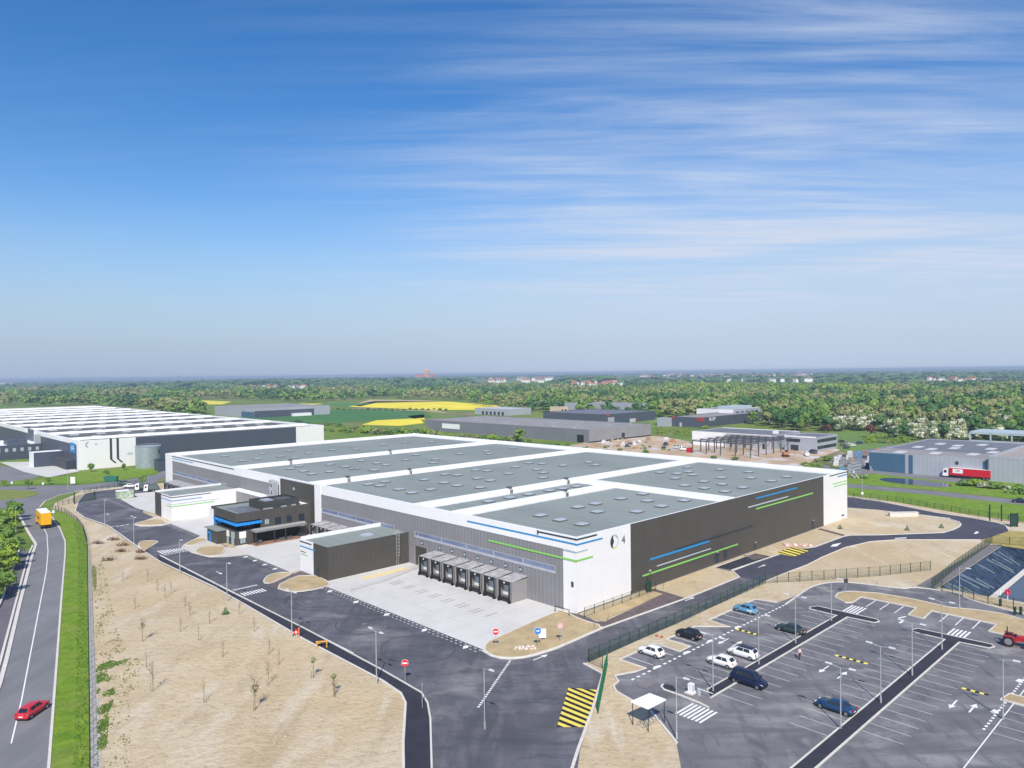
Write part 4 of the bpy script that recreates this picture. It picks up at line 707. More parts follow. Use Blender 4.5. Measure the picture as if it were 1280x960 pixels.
g8 = blg('industrial_hall', 'white and pale grey hall behind the bare steel frame', 'industrial hall', [268, 100], 34, 47.6, 7.6, PALE, mat('white_pale_left', (.80, .80, .80), .5, .04, .3), PVROOF); part('wall', mat('pale_stone_panel', (.42, .40, .40), .8, .05, .3), g8, (-.4, -.15, 0, 26, 0, 7.3)); part('door', INK, g8, (-.5, -.4, 3, 4.5, 0, 3)); part('rooftop_unit', WHITEL, g8, (14, 17, 4, 6, 7.2, 8.6))
g9 = blg('office_building', 'two storey grey office with dark ribbon windows, right of the steel frame site', 'office building', [271.5, 77.6], 26, 16.5, 7.4, PALE, PALEY, PVROOF)
for z in (1.2, 4.6): part('window', GLASS, g9, (1.5, 24.5, -.3, -.15, z, z+1.6)); 
part('window', GLASS, g9, (-.3, -.15, 8, 15.5, 4.6, 6.2)); part('door', INK, g9, (-.3, -.15, 9, 13, 0, 3)); part('parapet', WHITE, g9, (-.3, .5, 0, 16.6, 7, 7.7))
g10 = blg('industrial_hall', 'long pale grey hall with one steel blue end wall, across the road on the right', 'industrial hall', [218, -10], 76, 42.5, 7.8, PALE, PALEY, PVROOF)
g10.location = (*W(219, -10.4), 0)
part('wall', STB, g10, (-.3, -.15, 28.8, 42.6, 0, 7.6), (-.35, -.15, 26, 27.4, 0, 7.5)); part('roof_band', ROOFG, g10, (.1, 22, .1, 42.3, 7.4, 7.46)); q = MB()
for a, b in ((5, 32), (9, 20), (14, 8), (30, 33), (34, 20), (40, 8), (50, 30), (56, 15), (26, 4), (46, 22), (24, 26)): q.box(a, a+7, b, b+3, 7.46, 7.7)
q.build('skylight', mat('skylight_white', (.6, .6, .62), .4), g10); part('vent', INK, g10, (-.4, -.15, 10, 11, 5.2, 6.2)); part('door', STB, g10, (-.3, -.15, .8, 2, 1, 7))
for k in range(12): pass
g11 = blg('industrial_hall', 'pale ribbed hall at the right edge, nearest the road, with a tan flat roof', 'industrial hall', [216.5, -60], 52, 48, 8.8, PALE, PALEY, mat('tan_roof', (.34, .31, .29), .8, .06, .1)); part('parapet', PALEY, g11, (-.2, .4, 0, 48, 8.4, 9.3), (0, 52, 47.6, 48, 8.4, 9.3))
g11.location = (*W(217.5, -58.6), 0)
g12 = blg('industrial_hall', 'small pale block with a dark roof rising behind the tan roofed hall', 'industrial hall', [300, -48], 25, 42, 11.5, PALE, PALEY, PVROOF)
g13 = blg('industrial_hall', 'blue grey hall with a navy loading side, left beyond the green field', 'industrial hall', [222, 626], 85, 100, 9.6, PALE, PALEY, ROOFG); part('wall', STB, g13, (-.3, -.15, 0, 30, 0, 6)); part('loading_gate', NAVY, g13, (0, 66, -.4, -.15, 0, 7)); part('truck_body', WHITEL, g13, (40, 60, -6, -.5, 0, 3)).name = 'canopy'
g14 = blg('industrial_hall', 'low pale hall at the edge of the yellow field with dark openings', 'industrial hall', [398, 440], 32, 50, 6.5, PALE, PALEY, mat('roof_light', (.5, .52, .55), .6)); part('window', INK, g14, *[(-.3, -.15, 6+6*k, 9+6*k, 0, 3.5) for k in range(6)])
# bare steel frame under construction
FRS = mat('frame_steel', (.075, .085, .105), .5)
sf = empty('steel_frame', 'bare black steel frame of a hall under construction on sandy ground', 'steel frame', (*W(228, 90), 0), GRID)
na, nb = 9, 5; La, Lb = 62., 32.
for i in range(na):
    for j in range(nb):
        if 0 < i < na-1 and 0 < j < nb-1 and (i+j) % 2: continue
        a, b = i*La/(na-1), j*Lb/(nb-1); MB().box(a-.25, a+.25, b-.16, b+.16, 0, 6.6).build('column', FRS, sf)
for i in range(na): MB().box(i*La/(na-1)-.15, i*La/(na-1)+.15, 0, Lb, 6.1, 6.7).build('beam', FRS, sf)
for j in range(9): MB().box(0, La, j*Lb/8-.1, j*Lb/8+.1, 6.7, 6.9).build('purlin', FRS, sf)
s2 = empty('steel_frame', 'grey steel rack frame behind the pale block at the right edge', 'steel frame', (*W(330, -30), 0), GRID)
for i in range(7):
    MB().box(-.3, .3, i*9-.3, i*9+.3, 0, 9).build('column', SILV, s2)
MB().box(-.3, .3, 0, 54, 8.2, 9.2).build('beam', SILV, s2); MB().box(-.3, .3, 0, 54, 4.5, 5.2).build('beam', SILV, s2); MB().box(0, 20, -.3, 54, 9.2, 9.5).build('roof', SILV, s2)
# ------------------------------------------------------------------ vegetation
SPEC = [foliage('leaf_green', (.125, .235, .042), (.20, .32, .07), (.07, .14, .03)), foliage('leaf_dark', (.07, .16, .05), (.10, .205, .06), (.045, .10, .035)),
        foliage('leaf_lime', (.215, .33, .04), (.27, .375, .06), (.14, .235, .03)), foliage('leaf_olive', (.22, .26, .09), (.29, .31, .13), (.14, .17, .06)),
        foliage('leaf_blossom', (.21, .27, .10), (.28, .33, .15), (.13, .17, .07), ((.62, .61, .54), .64)), foliage('leaf_copper', (.11, .05, .04), (.15, .07, .05), (.06, .035, .03))]
nr = np.random.default_rng(5)
def crown_np(n, rx, h, z0, seed, leaf=.9, lobes=7):
    r = np.random.default_rng(seed); C = []; 
    for k in range(lobes):
        t = r.random()*2*math.pi; d = r.random()**.6*rx*.62; zz = z0+(h-z0)*(.22+.6*r.random()*(1-.35*d/rx)); C.append((d*math.cos(t), d*math.sin(t), zz, rx*(.36+.28*r.random())))
    C.append((0, 0, z0+(h-z0)*.72, rx*.5)); C = np.array(C)
    k = r.integers(0, len(C), n); u = r.normal(size=(n, 3)); u /= np.linalg.norm(u, axis=1)[:, None]; u[:, 2] = np.where(u[:, 2] < -.3, -u[:, 2], u[:, 2])
    rad = C[k, 3]*(.72+.36*r.random(n)); P = C[k, :3]+u*rad[:, None]*np.array([1, 1, .85])
    nn = u+r.normal(size=(n, 3))*.26; nn /= np.linalg.norm(nn, axis=1)[:, None]
    t1 = np.cross(nn, r.normal(size=(n, 3))); t1 /= np.linalg.norm(t1, axis=1)[:, None]; t2 = np.cross(nn, t1)
    s = leaf*(.5+.8*r.random(n))[:, None]; a = t1*s; b = t2*s*(.5+.5*r.random(n))[:, None]
    V = np.stack([P-a, P-b*.9, P+a, P+b], 1).reshape(-1, 3); return V
def quad_mesh(name, V, m):
    n = len(V)//4; me = bpy.data.meshes.new(name); me.vertices.add(len(V)); me.vertices.foreach_set('co', V.astype(np.float32).ravel())
    me.loops.add(4*n); me.loops.foreach_set('vertex_index', np.arange(4*n, dtype=np.int32)); me.polygons.add(n); me.polygons.foreach_set('loop_start', np.arange(0, 4*n, 4, dtype=np.int32))
    me.update(); me.validate(); me.materials.append(m); return me
def trunk_mesh(h, r, rx, seed):
    q = MB(); rr = random.Random(seed); q.cyl((0, 0, -.2), (0, 0, h*.55), r, r*.6, 6)
    for k in range(5): t = rr.random()*6.28; q.cyl((0, 0, h*(.25+.06*k)), (rx*.5*math.cos(t), rx*.5*math.sin(t), h*(.55+.07*k)), r*.4, r*.12, 5)
    me = bpy.data.meshes.new('trunk'); me.from_pydata(q.v, [], q.f); me.materials.append(TRUNK); return me
PROTO = {}
for s in range(6):
    for v in range(3):
        rx, h, z0 = (4.6, 11.5, 1.2) if s != 4 else (4.4, 7.5, .4)
        PROTO[(s, v)] = (quad_mesh('crown', crown_np(620, rx*.95, h, z0, 40+s*7+v, .72), SPEC[s]), trunk_mesh(h, .3, rx, s*5+v))
BUSH = {}
for s in range(6):
    for v in range(3): BUSH[(s, v)] = quad_mesh('foliage', np.clip(crown_np(420, 5.2, 7.0, -2.2, 340+s*7+v, .8, 9), [-99, -99, -.1], 99), SPEC[s])
def conifer_np(n, rx, h, seed):
    r = np.random.default_rng(seed); z = h*(1-np.sqrt(r.random(n))); t = r.random(n)*6.283; q = rx*(1-z/h)*(.75+.4*r.random(n)); P = np.stack([q*np.cos(t), q*np.sin(t), z+.1], 1)
    a = np.stack([np.cos(t), np.sin(t), -.6+0*t], 1)*.55; b = np.stack([-np.sin(t), np.cos(t), 0*t], 1)*.3; return np.stack([P-a, P-b, P+a, P+b], 1).reshape(-1, 3)
CONI = quad_mesh('foliage', conifer_np(320, 3.2, 9, 8), SPEC[1])
TN = 0
def tree(x, y, s, sc_=1., label='', cat='tree', group=None, zs=1., name='tree'):
    global TN
    TN += 1
    e = empty(name, label, cat, (x, y, 0), rnd.random()*6.28, group); e.scale = (sc_, sc_, sc_*zs)
    if name in ('bush', 'shrub', 'conifer'):
        o = bpy.data.objects.new('foliage', CONI if name != 'bush' else BUSH[(s, rnd.randrange(3))]); col.objects.link(o); o.parent = e; return e
    c, t = PROTO[(s, rnd.randrange(3))]
    for nm, me in (('trunk', t), ('crown', c)): o = bpy.data.objects.new(nm, me); col.objects.link(o); o.parent = e
    return e
def inpoly(x, y, P):
    c = False; j = len(P)-1
    for i in range(len(P)):
        if (P[i][1] > y) != (P[j][1] > y) and x < (P[j][0]-P[i][0])*(y-P[i][1])/(P[j][1]-P[i][1])+P[i][0]: c = not c
        j = i
    return c
# woods: outlines of where tree bases stand, surveyed in the photograph
WOODS = [  # polygon, species weights, spacing x, spacing y (photo px), size, label
 ([(560, 484), (820, 482), (1000, 486), (1130, 487), (1280, 484), (1345, 484), (1345, 558), (1285, 555), (1240, 553), (1200, 553), (1160, 551), (1110, 544), (1080, 538), (1040, 541), (990, 539), (935, 529), (900, 522), (835, 524), (820, 524), (800, 522), (700, 517), (640, 512), (600, 507)], 0),
 ([(380, 484), (560, 484), (600, 503), (540, 500), (470, 498), (440, 500), (405, 503), (370, 503), (300, 500), (230, 500), (222, 505), (255, 518), (238, 524), (200, 517), (150, 509), (60, 507), (-60, 508), (-60, 488), (150, 488)], 1),
 ([(-60, 480), (300, 479), (700, 478), (830, 477), (830, 484), (380, 485), (150, 490), (-60, 490)], 2), ([(830, 479), (1000, 477), (1100, 479), (1345, 476), (1345, 485), (830, 485)], 3)]
def species(px_, py_, w):
    r = rnd.random(); nz = math.sin(px_*.021+1.3)*math.cos(py_*.16+px_*.008)
    n2 = math.sin(px_*.047+py_*.21)+math.sin(px_*.019-py_*.33+2)+rnd.uniform(-.55, .55)
    if w == 0:
        if 1035 < px_ < 1345 and 528 < py_ < 553 and r < (.72 if px_ > 1120 else .5): return 4
        if py_ < 495 and 830 < px_ < 1120: return 2 if r < .85 else 0
        if n2 > .75: return 1
        if n2 < -.7: return 3
        return 0 if r < .8 else 3 if r < .9 else 4 if r < .93 else 1
    if w == 1: return 1 if n2 > .5 else 3 if n2 < -.6 else 0
    return 1 if n2 > -.3 else 0 if r < .7 else 3
pts = []
for P, w in WOODS:
    xs = [p[0] for p in P]; ys = [p[1] for p in P]; y = min(ys)
    while y < max(ys):
        dist = G(640, y)[1]; dx = max(4.2, min(11, 8.2*910/dist)) if w < 2 else 5.5
        x = min(xs)+rnd.random()*dx
        while x < max(xs):
            if inpoly(x, y, P) and not (712 < x < 782 and 474 < y < 487) and not (790 < x < 1020 and y < 481.5 and rnd.random() < .9) and not (325 < x < 390 and 481 < y < 490) and not (590 < x < 695 and y < 481):
                jx, jy = x+(rnd.random()-.5)*dx*1.6, y+(rnd.random()-.5)*2.6; g = G(jx, jy); d = math.hypot(*g); qa, qb = AB(jx, jy)
                if any(b0-5 < qa < b0+bl+5 and b1-5 < qb < b1+bm+5 for b0, b1, bl, bm in BOXES): x += dx; continue
                size = max(.95, dx*1.55/910*d/9.2)*(.7+.6*rnd.random()); 
                pts.append((d, g[0], g[1], species(jx, jy, w), size, min(1.2, 1.15/size+.1)*(.65+.6*rnd.random()) if w < 2 else .75/size*(.8+.5*rnd.random()), w, jx))
            x += dx*(.8+.4*rnd.random())
        y += (1.35 if y < 500 else 2.1) if w < 2 else 1.5
pts.sort()
print('wood trees', len(pts))
LBL = {0: 'leafy green tree at the front edge of the wood beyond the halls', 1: 'dark green tree at the front edge of the wood beyond the halls', 2: 'bright lime green tree at the front edge of the wood beyond the halls', 3: 'olive brown tree just in leaf at the front edge of the wood', 4: 'white blossoming hawthorn at the front edge of the wood', 5: 'copper'}
for p in pts[:235]: tree(p[1], p[2], p[3], p[4], LBL[p[3]], 'tree', {0: 'green trees at the wood edge', 1: 'dark trees at the wood edge', 2: 'lime trees at the wood edge', 3: 'olive trees at the wood edge', 4: 'blossoming hawthorns at the wood edge'}[p[3]], p[5])
for s in range(5):
    VV = []
    T = [crown_np(n, 4.4, 11.5 if s != 4 else 7.5, .6, 900+s*11+i, lf, 5) for n, lf in ((230, 1.2), (80, 1.8)) for i in range(4)]
    for p in pts[235:]:
        if p[3] != s: continue
        near = 0 if p[0] < 1150 else 4
        V = T[near+rnd.randrange(4)]; t = rnd.random()*6.28; c_, s_ = math.cos(t), math.sin(t)
        X = (V[:, 0]*c_-V[:, 1]*s_)*p[4]+p[1]; Y = (V[:, 0]*s_+V[:, 1]*c_)*p[4]+p[2]; VV.append(np.stack([X, Y, V[:, 2]*p[4]*p[5]], 1))
    if VV:
        VV = np.concatenate(VV); o = bpy.data.objects.new('woodland', quad_mesh('woodland', VV, SPEC[s])); col.objects.link(o); tag(o, ['broad green wood canopy filling the land behind the halls', 'dark green wood canopy in scattered masses towards the horizon', 'bright lime green canopy of the poplar plantation beyond the wood', 'olive and brown canopy mixed through the wood', 'pale blossoming canopy deeper in the wood'][s], 'woodland', kind='stuff')
# far belts of trees towards the horizon
VV = []; FARV = [crown_np(10, 1, 1, 0, i, .55, 3) for i in range(40)]
for i in range(5200):
    d = 2600*(1/(1-.80*rnd.random()))**.9; x = (rnd.random()*1.7-.85)*d; nz = math.sin(x*.0021+d*.0009)+math.sin(d*.0047+1)+math.sin(x*.0007+2)
    if nz < -.2 and rnd.random() < .7: continue
    if abs(x/d-.27) < .135 and 3300 < d < 9500 and rnd.random() < .75: continue
    if abs(x/d) < .06 and d < 5000: continue
    k = rnd.random(); w = 14+34*k+d*.003; hh = 9+6*rnd.random()+(5 if nz > 1.5 else 0)
    V = FARV[i % 40]
    VV.append(V*np.array([w, w*.5, hh])+np.array([x, d, 0]))
o = bpy.data.objects.new('far_woods', quad_mesh('far_woods', np.concatenate(VV), SPEC[1])); col.objects.link(o); tag(o, 'blue hazy belts of woods along the horizon', 'woodland', kind='stuff')
# single trees and shrubs one can point to
def T(px_, py_, s, sc_, label, zs=1., cat='tree', group=None, name='tree'): g = G(px_, py_); return tree(g[0], g[1], s, sc_, label, cat, group, zs, name)
T(650, 553, 0, 1.0, 'bright rounded tree behind the far parapet in front of the long grey hall', .8); T(1089, 547, 5, .85, 'copper red tree beside the car park of the ribbon windowed office', .9); T(1034, 541, 5, .7, 'low copper red tree behind the ribbon windowed office', .8)
T(1116, 549, 1, .8, 'dark round tree, left of the pair on the green slope', .8); T(1128, 548, 1, .95, 'dark round tree, right of the pair on the green slope', .85)
T(1033, 576, 0, .55, 'round green bush on the verge near the construction site', .6, 'bush', name='bush'); T(881, 536, 2, .6, 'bright green bush before the slate lettered hall', .6, 'bush', name='bush')
T(1020, 577, 3, .35, 'small dark bush beside the round green bush', .6, 'bush', name='bush')
for i, (x, y, s, q, l) in enumerate(((1206, 607, 0, .6, 'leftmost big bush by the pale ribbed hall'), (1218, 608, 2, .65, 'second big bush from the left by the pale ribbed hall'), (1231, 610, 4, .5, 'pale flowering bush between the big bushes by the ribbed hall'), (1245, 611, 0, .6, 'bright bush in the middle of the hedge by the ribbed hall'), (1258, 612, 4, .45, 'whitish bush in the hedge by the ribbed hall'), (1274, 617, 0, .75, 'rightmost large bush by the ribbed hall'), (1058, 597, 3, .45, 'shrub beside the pallet yard fence'), (1068, 598, 4, .42, 'pale flowering shrub beside the pallet yard fence'), (1080, 598, 0, .4, 'green shrub at the left end of the pond'), (1048, 590, 0, .4, 'green shrub behind the far white corner of the big warehouse'))): T(x, y, s, q, l, .6, 'bush', name='bush')
for i, (x, y, l) in enumerate(((697, 556, 'green mound of shrubs by the grey hall corner'), (708, 556.5, 'low green shrub just right of the shrub mound'), (775, 563, 'olive shrub on the bare earth'), (807, 566, 'green shrub, right one on the bare earth'), (893, 573, 'tiny green shrub before the steel frame'), (919, 575, 'tiny dark shrub before the steel frame'), (845, 543, 'low hedge clump left of the white hall'), (856, 544, 'low hedge clump touching the white hall'))): T(x, y, [0, 0, 3, 0, 0, 1, 2, 2][i], .4, l, .5, 'bush', name='bush')
for i in range(30): x = 396+i*9.0+rnd.random()*4; T(x, 537.5+(x-396)*.055+rnd.random()*1.5, rnd.choice((0, 3, 3, 2)), (.85 if 430 < x < 545 else .5)+.25*rnd.random(), 'scrubby bush in the row between the two warehouses and the grey hall', .75, 'bush', 'bushes behind the big warehouse', 'bush')
for i in range(34): x = 215+i*6.3; T(x, 524+(x-215)*.035+rnd.random()*1.6, rnd.choice((0, 1, 3)), .45+.3*rnd.random(), 'bush in the hedge running behind the long white roofed warehouse', .7, 'bush', 'bushes behind the long warehouse', 'bush')
for i in range(22): x = 400+i*7.5; T(x, 511.8+rnd.random()*1.2, rnd.choice((0, 1)), .4+.2*rnd.random(), 'small field hedge bush between green and yellow fields', .6, 'bush', 'field hedge bushes', 'bush')
for i in range(40): T(1082+rnd.random()*52, 547+rnd.random()*8, rnd.choice((2, 2, 3, 0)), .25+.3*rnd.random(), 'rough yellow green bush on the slope left of the pale grey hall', .6, 'bush', 'rough bushes on the slope', 'bush')
for i in range(26): T(1000+rnd.random()*60, 579+rnd.random()*6, rnd.choice((2, 3, 0)), .12+.15*rnd.random(), 'low weed clump on the verge behind the far white corner', .5, 'bush', 'weed clumps on the far verge', 'bush')
for i in range(30): T(690+rnd.random()*150, 557+rnd.random()*8, rnd.choice((3, 3, 2)), .14+.16*rnd.random(), 'olive weed clump on the bare earth strip behind the big warehouse', .5, 'bush', 'weed clumps on the bare earth', 'bush')
for i in range(26): T(805+rnd.random()*110, 536+rnd.random()*7, rnd.choice((0, 2, 3)), .3+.3*rnd.random(), 'leafy bush between the slate lettered hall and the white hall', .6, 'bush', 'bushes before the slate hall', 'bush')
# left hedge of young trees by the public road
for i in range(26):
    t = i/25; a = G(8+14*t, 762-118*t); b = G(-34+40*t, 742-98*t); k = rnd.random(); x, y = a[0]*(1-k)+b[0]*k, a[1]*(1-k)+b[1]*k
    tree(x, y, rnd.choice((0, 0, 2)), .42+.14*rnd.random(), 'bushy green tree in the dense belt left of the public road', 'tree', 'tree belt left of the road', .95)
for x, y, q, l in ((35, 612, .33, 'small round tree on the traffic island edge'), (114, 590, .38, 'slim young tree before the white end of the long warehouse'), (133, 596, .28, 'small dark tree on the verge by the green board'), (60, 606, .3, 'low bush on the verge left of the roundabout road'), (178, 606, .36, 'small tree beside the parked lorries'), (155, 588, .3, 'dark shrub at the right end of the white warehouse end'), (5, 608, .25, 'small bush at the left frame edge by the roundabout')): T(x, y, 0, q, l)
# staked young trees and saplings on the sandy bank
def sapling(h, twigs, seed, spread=.5):
    r = random.Random(seed); t = MB(); t.cyl((0, 0, 0), (.05, 0, h*.75), .045, .025, 5).cyl((.3, 0, 0), (.3, 0, h*.3), .03, n=5)
    b = MB()
    for k in range(twigs):
        z = h*(.35+.6*k/twigs); a = r.random()*6.28; l = spread*(1.1-.6*k/twigs)*(.6+.6*r.random()); b.cyl((.03, 0, z), (l*math.cos(a), l*math.sin(a), z+l*1.4), .016, .006, 4)
        b.cyl((l*.5*math.cos(a), l*.5*math.sin(a), z+l*.7), (l*.9*math.cos(a+.8), l*.9*math.sin(a+.8), z+l*1.5), .010, .005, 4)
    return t, b
SAP = []
for v, (h, tw, sp) in enumerate(((3.4, 10, .4), (3.8, 26, .9), (2.2, 14, .6), (3.0, 16, .5))):
    t, b = sapling(h, tw, v, sp); mt = bpy.data.meshes.new('trunk'); mt.from_pydata(t.v, [], t.f); mt.materials.append(TWIG); mb = bpy.data.meshes.new('twigs'); mb.from_pydata(b.v, [], b.f); mb.materials.append(TWIG); SAP.append((mt, mb))
LF = quad_mesh('leaves', crown_np(60, .5, 3.2, 1.4, 3, .14, 4), SPEC[3])
def sap(x, y, v, label, group=None, leafy=False, s=1.):
    g = G(x, y); e = empty('young_tree', label, 'young tree', (*g, .05), rnd.random()*6, group); e.scale = (s, s, s)
    for nm, me in (('trunk', SAP[v][0]), ('twigs', SAP[v][1])): o = bpy.data.objects.new(nm, me); col.objects.link(o); o.parent = e
    if leafy: o = bpy.data.objects.new('leaves', LF); col.objects.link(o); o.parent = e
GS = 'bare saplings on the sandy bank'; LS = 'bare young tree planted on the sandy bank'
for x, y, v in ((169, 761, 2), (154, 726, 2), (237, 770, 2), (183, 835, 0), (248, 801, 0), (279, 821, 0), (337, 818, 3), (336, 857, 1), (349, 831, 0), (185, 727, 3), (197, 739, 3), (214, 742, 3), (232, 758, 2), (206, 748, 3), (226, 790, 3), (262, 780, 3), (318, 790, 3), (417, 872, 3), (270, 735, 3), (300, 768, 3)): sap(x, y, v, LS, GS, False, .85)
sap(178, 802, 1, 'young tree with a few brown leaves, upper left on the sandy bank', None, True); sap(191.5, 865, 1, 'tall yellowish young tree casting a long shadow, lower left on the bank'); sap(255, 879, 0, 'single straight stake like sapling low on the bank'); sap(319, 888, 1, 'widely branched bare tree at the bottom edge of the bank', None, True, 1.1); sap(392, 848, 0, 'paired upright saplings nearest the orange trestle', None, True); sap(418, 870, 2, 'leafy sapling left of the double headed lamp by the footpath', None, True)
T(282, 768, 1, .2, 'small dark green conifer shrub on the sandy bank', .8, 'shrub', name='shrub')
for x, y, l in ((1050, 661, 'dark little conifer on the sand at the far white corner'), (1134, 663, 'dark little conifer in the middle of the sandy island'), (1177, 660, 'small brown conifer at the right of the sandy island')): T(x, y, 1, .2, l, .75, 'shrub', name='conifer')
for x, y in ((760, 777), (803, 763), (743, 786), (759, 782), (935, 703), (829, 737), (905, 716), (1027, 745), (1096, 735), (1130, 745), (1050, 726), (999, 725), (1110, 776)): sap(x, y, 2, 'small bare shrub stem planted in the sandy beds by the ring road', 'stems in the sandy beds', False, .5)
def scatter(name, label, poly, n, m, fn, kind='stuff'):
    P = px(poly); xs = [p[0] for p in P]; ys = [p[1] for p in P]; V = []; k = 0; r = random.Random(n)
    while k < n:
        x, y = r.uniform(min(xs), max(xs)), r.uniform(min(ys), max(ys))
        if inpoly(x, y, P) and (name != 'weeds' or math.sin(x*1.3+y*.4)+math.sin(y*1.1-x*.5)+math.sin(x*3.1)*.5+r.uniform(-.9, .9) > .1): V.append(fn(x, y, r)); k += 1
    o = bpy.data.objects.new(name, quad_mesh(name, np.concatenate(V), m)); col.objects.link(o); tag(o, label, name.replace('_', ' '), kind=kind)
def tuft(lo, hi):
    def f(x, y, r):
        out = []
        for _ in range(3):
            t = r.random()*6.28; h = r.uniform(lo, hi); w = h*.6; c_, s_ = math.cos(t)*w, math.sin(t)*w; lx, ly = r.uniform(-.4, .4)*h, r.uniform(-.4, .4)*h
            out += [(x-c_, y-s_, .07), (x+c_, y+s_, .07), (x+c_*.4+lx, y+s_*.4+ly, .07+h), (x-c_*.4+lx, y-s_*.4+ly, .07+h)]
        return np.array(out)
    return f
def clod(x, y, r):
    s_ = r.uniform(.03, .10)*(1+.9*(r.random() > .98)); h = s_*.6; a = [(x-s_, y-s_*.8), (x+s_, y-s_*.7), (x+s_*.9, y+s_), (x-s_*.8, y+s_*.9)]; c_ = [(x-s_*.5, y-s_*.4), (x+s_*.5, y-s_*.3), (x+s_*.4, y+s_*.5), (x-s_*.5, y+s_*.4)]; z0, z1 = .04, .05+h
    q = [(*p, z1) for p in c_]
    for i in range(4): j = (i+1) % 4; q += [(*a[i], z0), (*a[j], z0), (*c_[j], z1), (*c_[i], z1)]
    return np.array(q)
VERGE = [(66, 648), (78, 643), (96, 653), (104, 664), (108.5, 681), (110, 777), (111, 887), (112, 960), (62, 960), (68.5, 887), (79.5, 740), (84, 693), (84, 677), (78, 662)]
scatter('grass_tufts', 'uneven tufts of grass on the verge between road and bank', VERGE, 6000, SPEC[2], tuft(.03, .10)); scatter('grass_tufts', 'taller darker grass along the fence of the verge', [(92, 652), (104, 664), (108.5, 681), (110, 777), (111, 887), (112, 960), (92, 960), (97, 760), (98, 690)], 2200, SPEC[0], tuft(.05, .18))
BANK = [(118, 690), (150, 672), (182, 697), (262, 738), (306, 763), (376, 805), (470, 856), (494, 872), (500, 888), (500, 960), (135, 960), (128, 880), (121, 760)]
scatter('soil_clods', 'clods and stones strewn over the sandy bank', BANK, 2600, mat('clod_soil', (.40, .31, .20), .95, .25, 2, c2=(.54, .45, .32)), clod)
scatter('weeds', 'green weeds in ragged clumps along the fence edge of the bank', [(122, 960), (121, 862), (120, 838), (124, 832), (131, 830), (150, 822), (166, 820), (156, 831), (144, 842), (138, 850), (144, 868), (136, 893), (134, 930)], 1500, SPEC[0], tuft(.05, .18)); scatter('weeds', 'thin scattered weeds spreading over the lower left of the bank', [(122, 960), (118, 700), (128, 700), (150, 800), (180, 830), (170, 870), (160, 960)], 700, SPEC[3], tuft(.06, .2))
scatter('soil_clods', 'clods and stones strewn over the sand beside the ring road', [(1000, 712), (1035, 699), (1060, 688), (1120, 679), (1220, 679), (1170, 712), (1100, 720), (1020, 728), (960, 745), (800, 812), (775, 820), (860, 780), (955, 733)], 1300, MATS['clod_soil'], clod)
# heaps of brown brush on the bank
def heap(x, y, label):
    q = MB(); r = random.Random(int(x*7))
    for k in range(90):
        a, b, z = r.gauss(0, .75), r.gauss(0, .35), abs(r.gauss(.25, .28)); d = Vector((r.uniform(-1, 1), r.uniform(-1, 1), r.uniform(-.3, .7))).normalized()*r.uniform(.3, .8); q.cyl((a, b, z), (a+d.x, b+d.y, max(.05, z+d.z)), .045, .02, 4)
    o = q.build('brush_heap', mat('dead_brush', (.13, .058, .028), .95, .3, 3)); o.location = (*G(x, y), .05); tag(o, label, 'brush heap')
for x, y, l in ((142, 675.5, 'topmost left heap of brown brush'), (154, 682.5, 'heap of brown brush near the road bend'), (151, 690, 'middle heap of brown brush on the bank'), (136, 701, 'wide brown brush heap, lowest on the left'), (176, 699.5, 'brown brush heap on the right, nearest the footpath'), (123, 680, 'small brown heap farthest left by the fence'), (177, 691, 'tiny brown brush heap beside the kerb')): heap(x, y, l)
# far houses
def house(x, y, w, d_, h, roofc, label, group, rz=0., wall=(.7, .68, .63)):
    e = empty('house', label, 'house', (x, y, 0), rz, group)
    MB().box(-w/2, w/2, -d_/2, d_/2, 0, h).build('wall', mat('house_wall_%.2f' % wall[0], wall, .85, .05, .3), e)
    MB().add([(-w/2-.4, -d_/2-.5, h-.1), (w/2+.4, -d_/2-.5, h-.1), (w/2+.4, d_/2+.5, h-.1), (-w/2-.4, d_/2+.5, h-.1), (-w/2-.4, 0, h+d_*.42), (w/2+.4, 0, h+d_*.42)], [(0, 1, 5, 4), (2, 3, 4, 5), (0, 4, 3), (1, 2, 5), (0, 3, 2, 1)]).build('roof', roofc, e)
    q = MB()
    for k in range(max(1, int(w/5))): q.box(-w/2+1.5+k*5, -w/2+3+k*5, -d_/2-.1, -d_/2, 1, 2.6)
    q.build('window', INK, e)
RT_ = mat('roof_tile_red', (.38, .14, .08), .9, .15, .2); RS_ = mat('roof_tile_grey', (.22, .2, .2), .9, .1, .2)
def cluster(n, x0, x1, y0, y1, red, label, group, big=1., wl=(.72, .7, .66)):
    for k in range(n):
        x = x0+(x1-x0)*rnd.random(); y = y0+(y1-y0)*rnd.random(); g = G(x, y); s = max(1., G(x, y)[1]/2600)*big; house(g[0], g[1], (10+8*rnd.random())*s, 8*s, (5+2*rnd.random())*s**.7+4, RT_ if rnd.random() < red else RS_, label, group, rnd.random()*3, wl)
cluster(64, 716, 778, 475, 485, .9, 'red roofed house in the village beyond the wood', 'red roofed village houses'); cluster(95, 795, 1015, 469.5, 478, .25, 'white house in the pale far town beyond the poplars', 'white town houses', 1.15, (.85, .85, .84)); cluster(16, 330, 385, 483, 489, .5, 'pale house among trees at the left of the fields', 'pale houses among trees'); cluster(14, 1160, 1230, 475, 479, .6, 'reddish far house on the right below the horizon', 'far houses on the right')
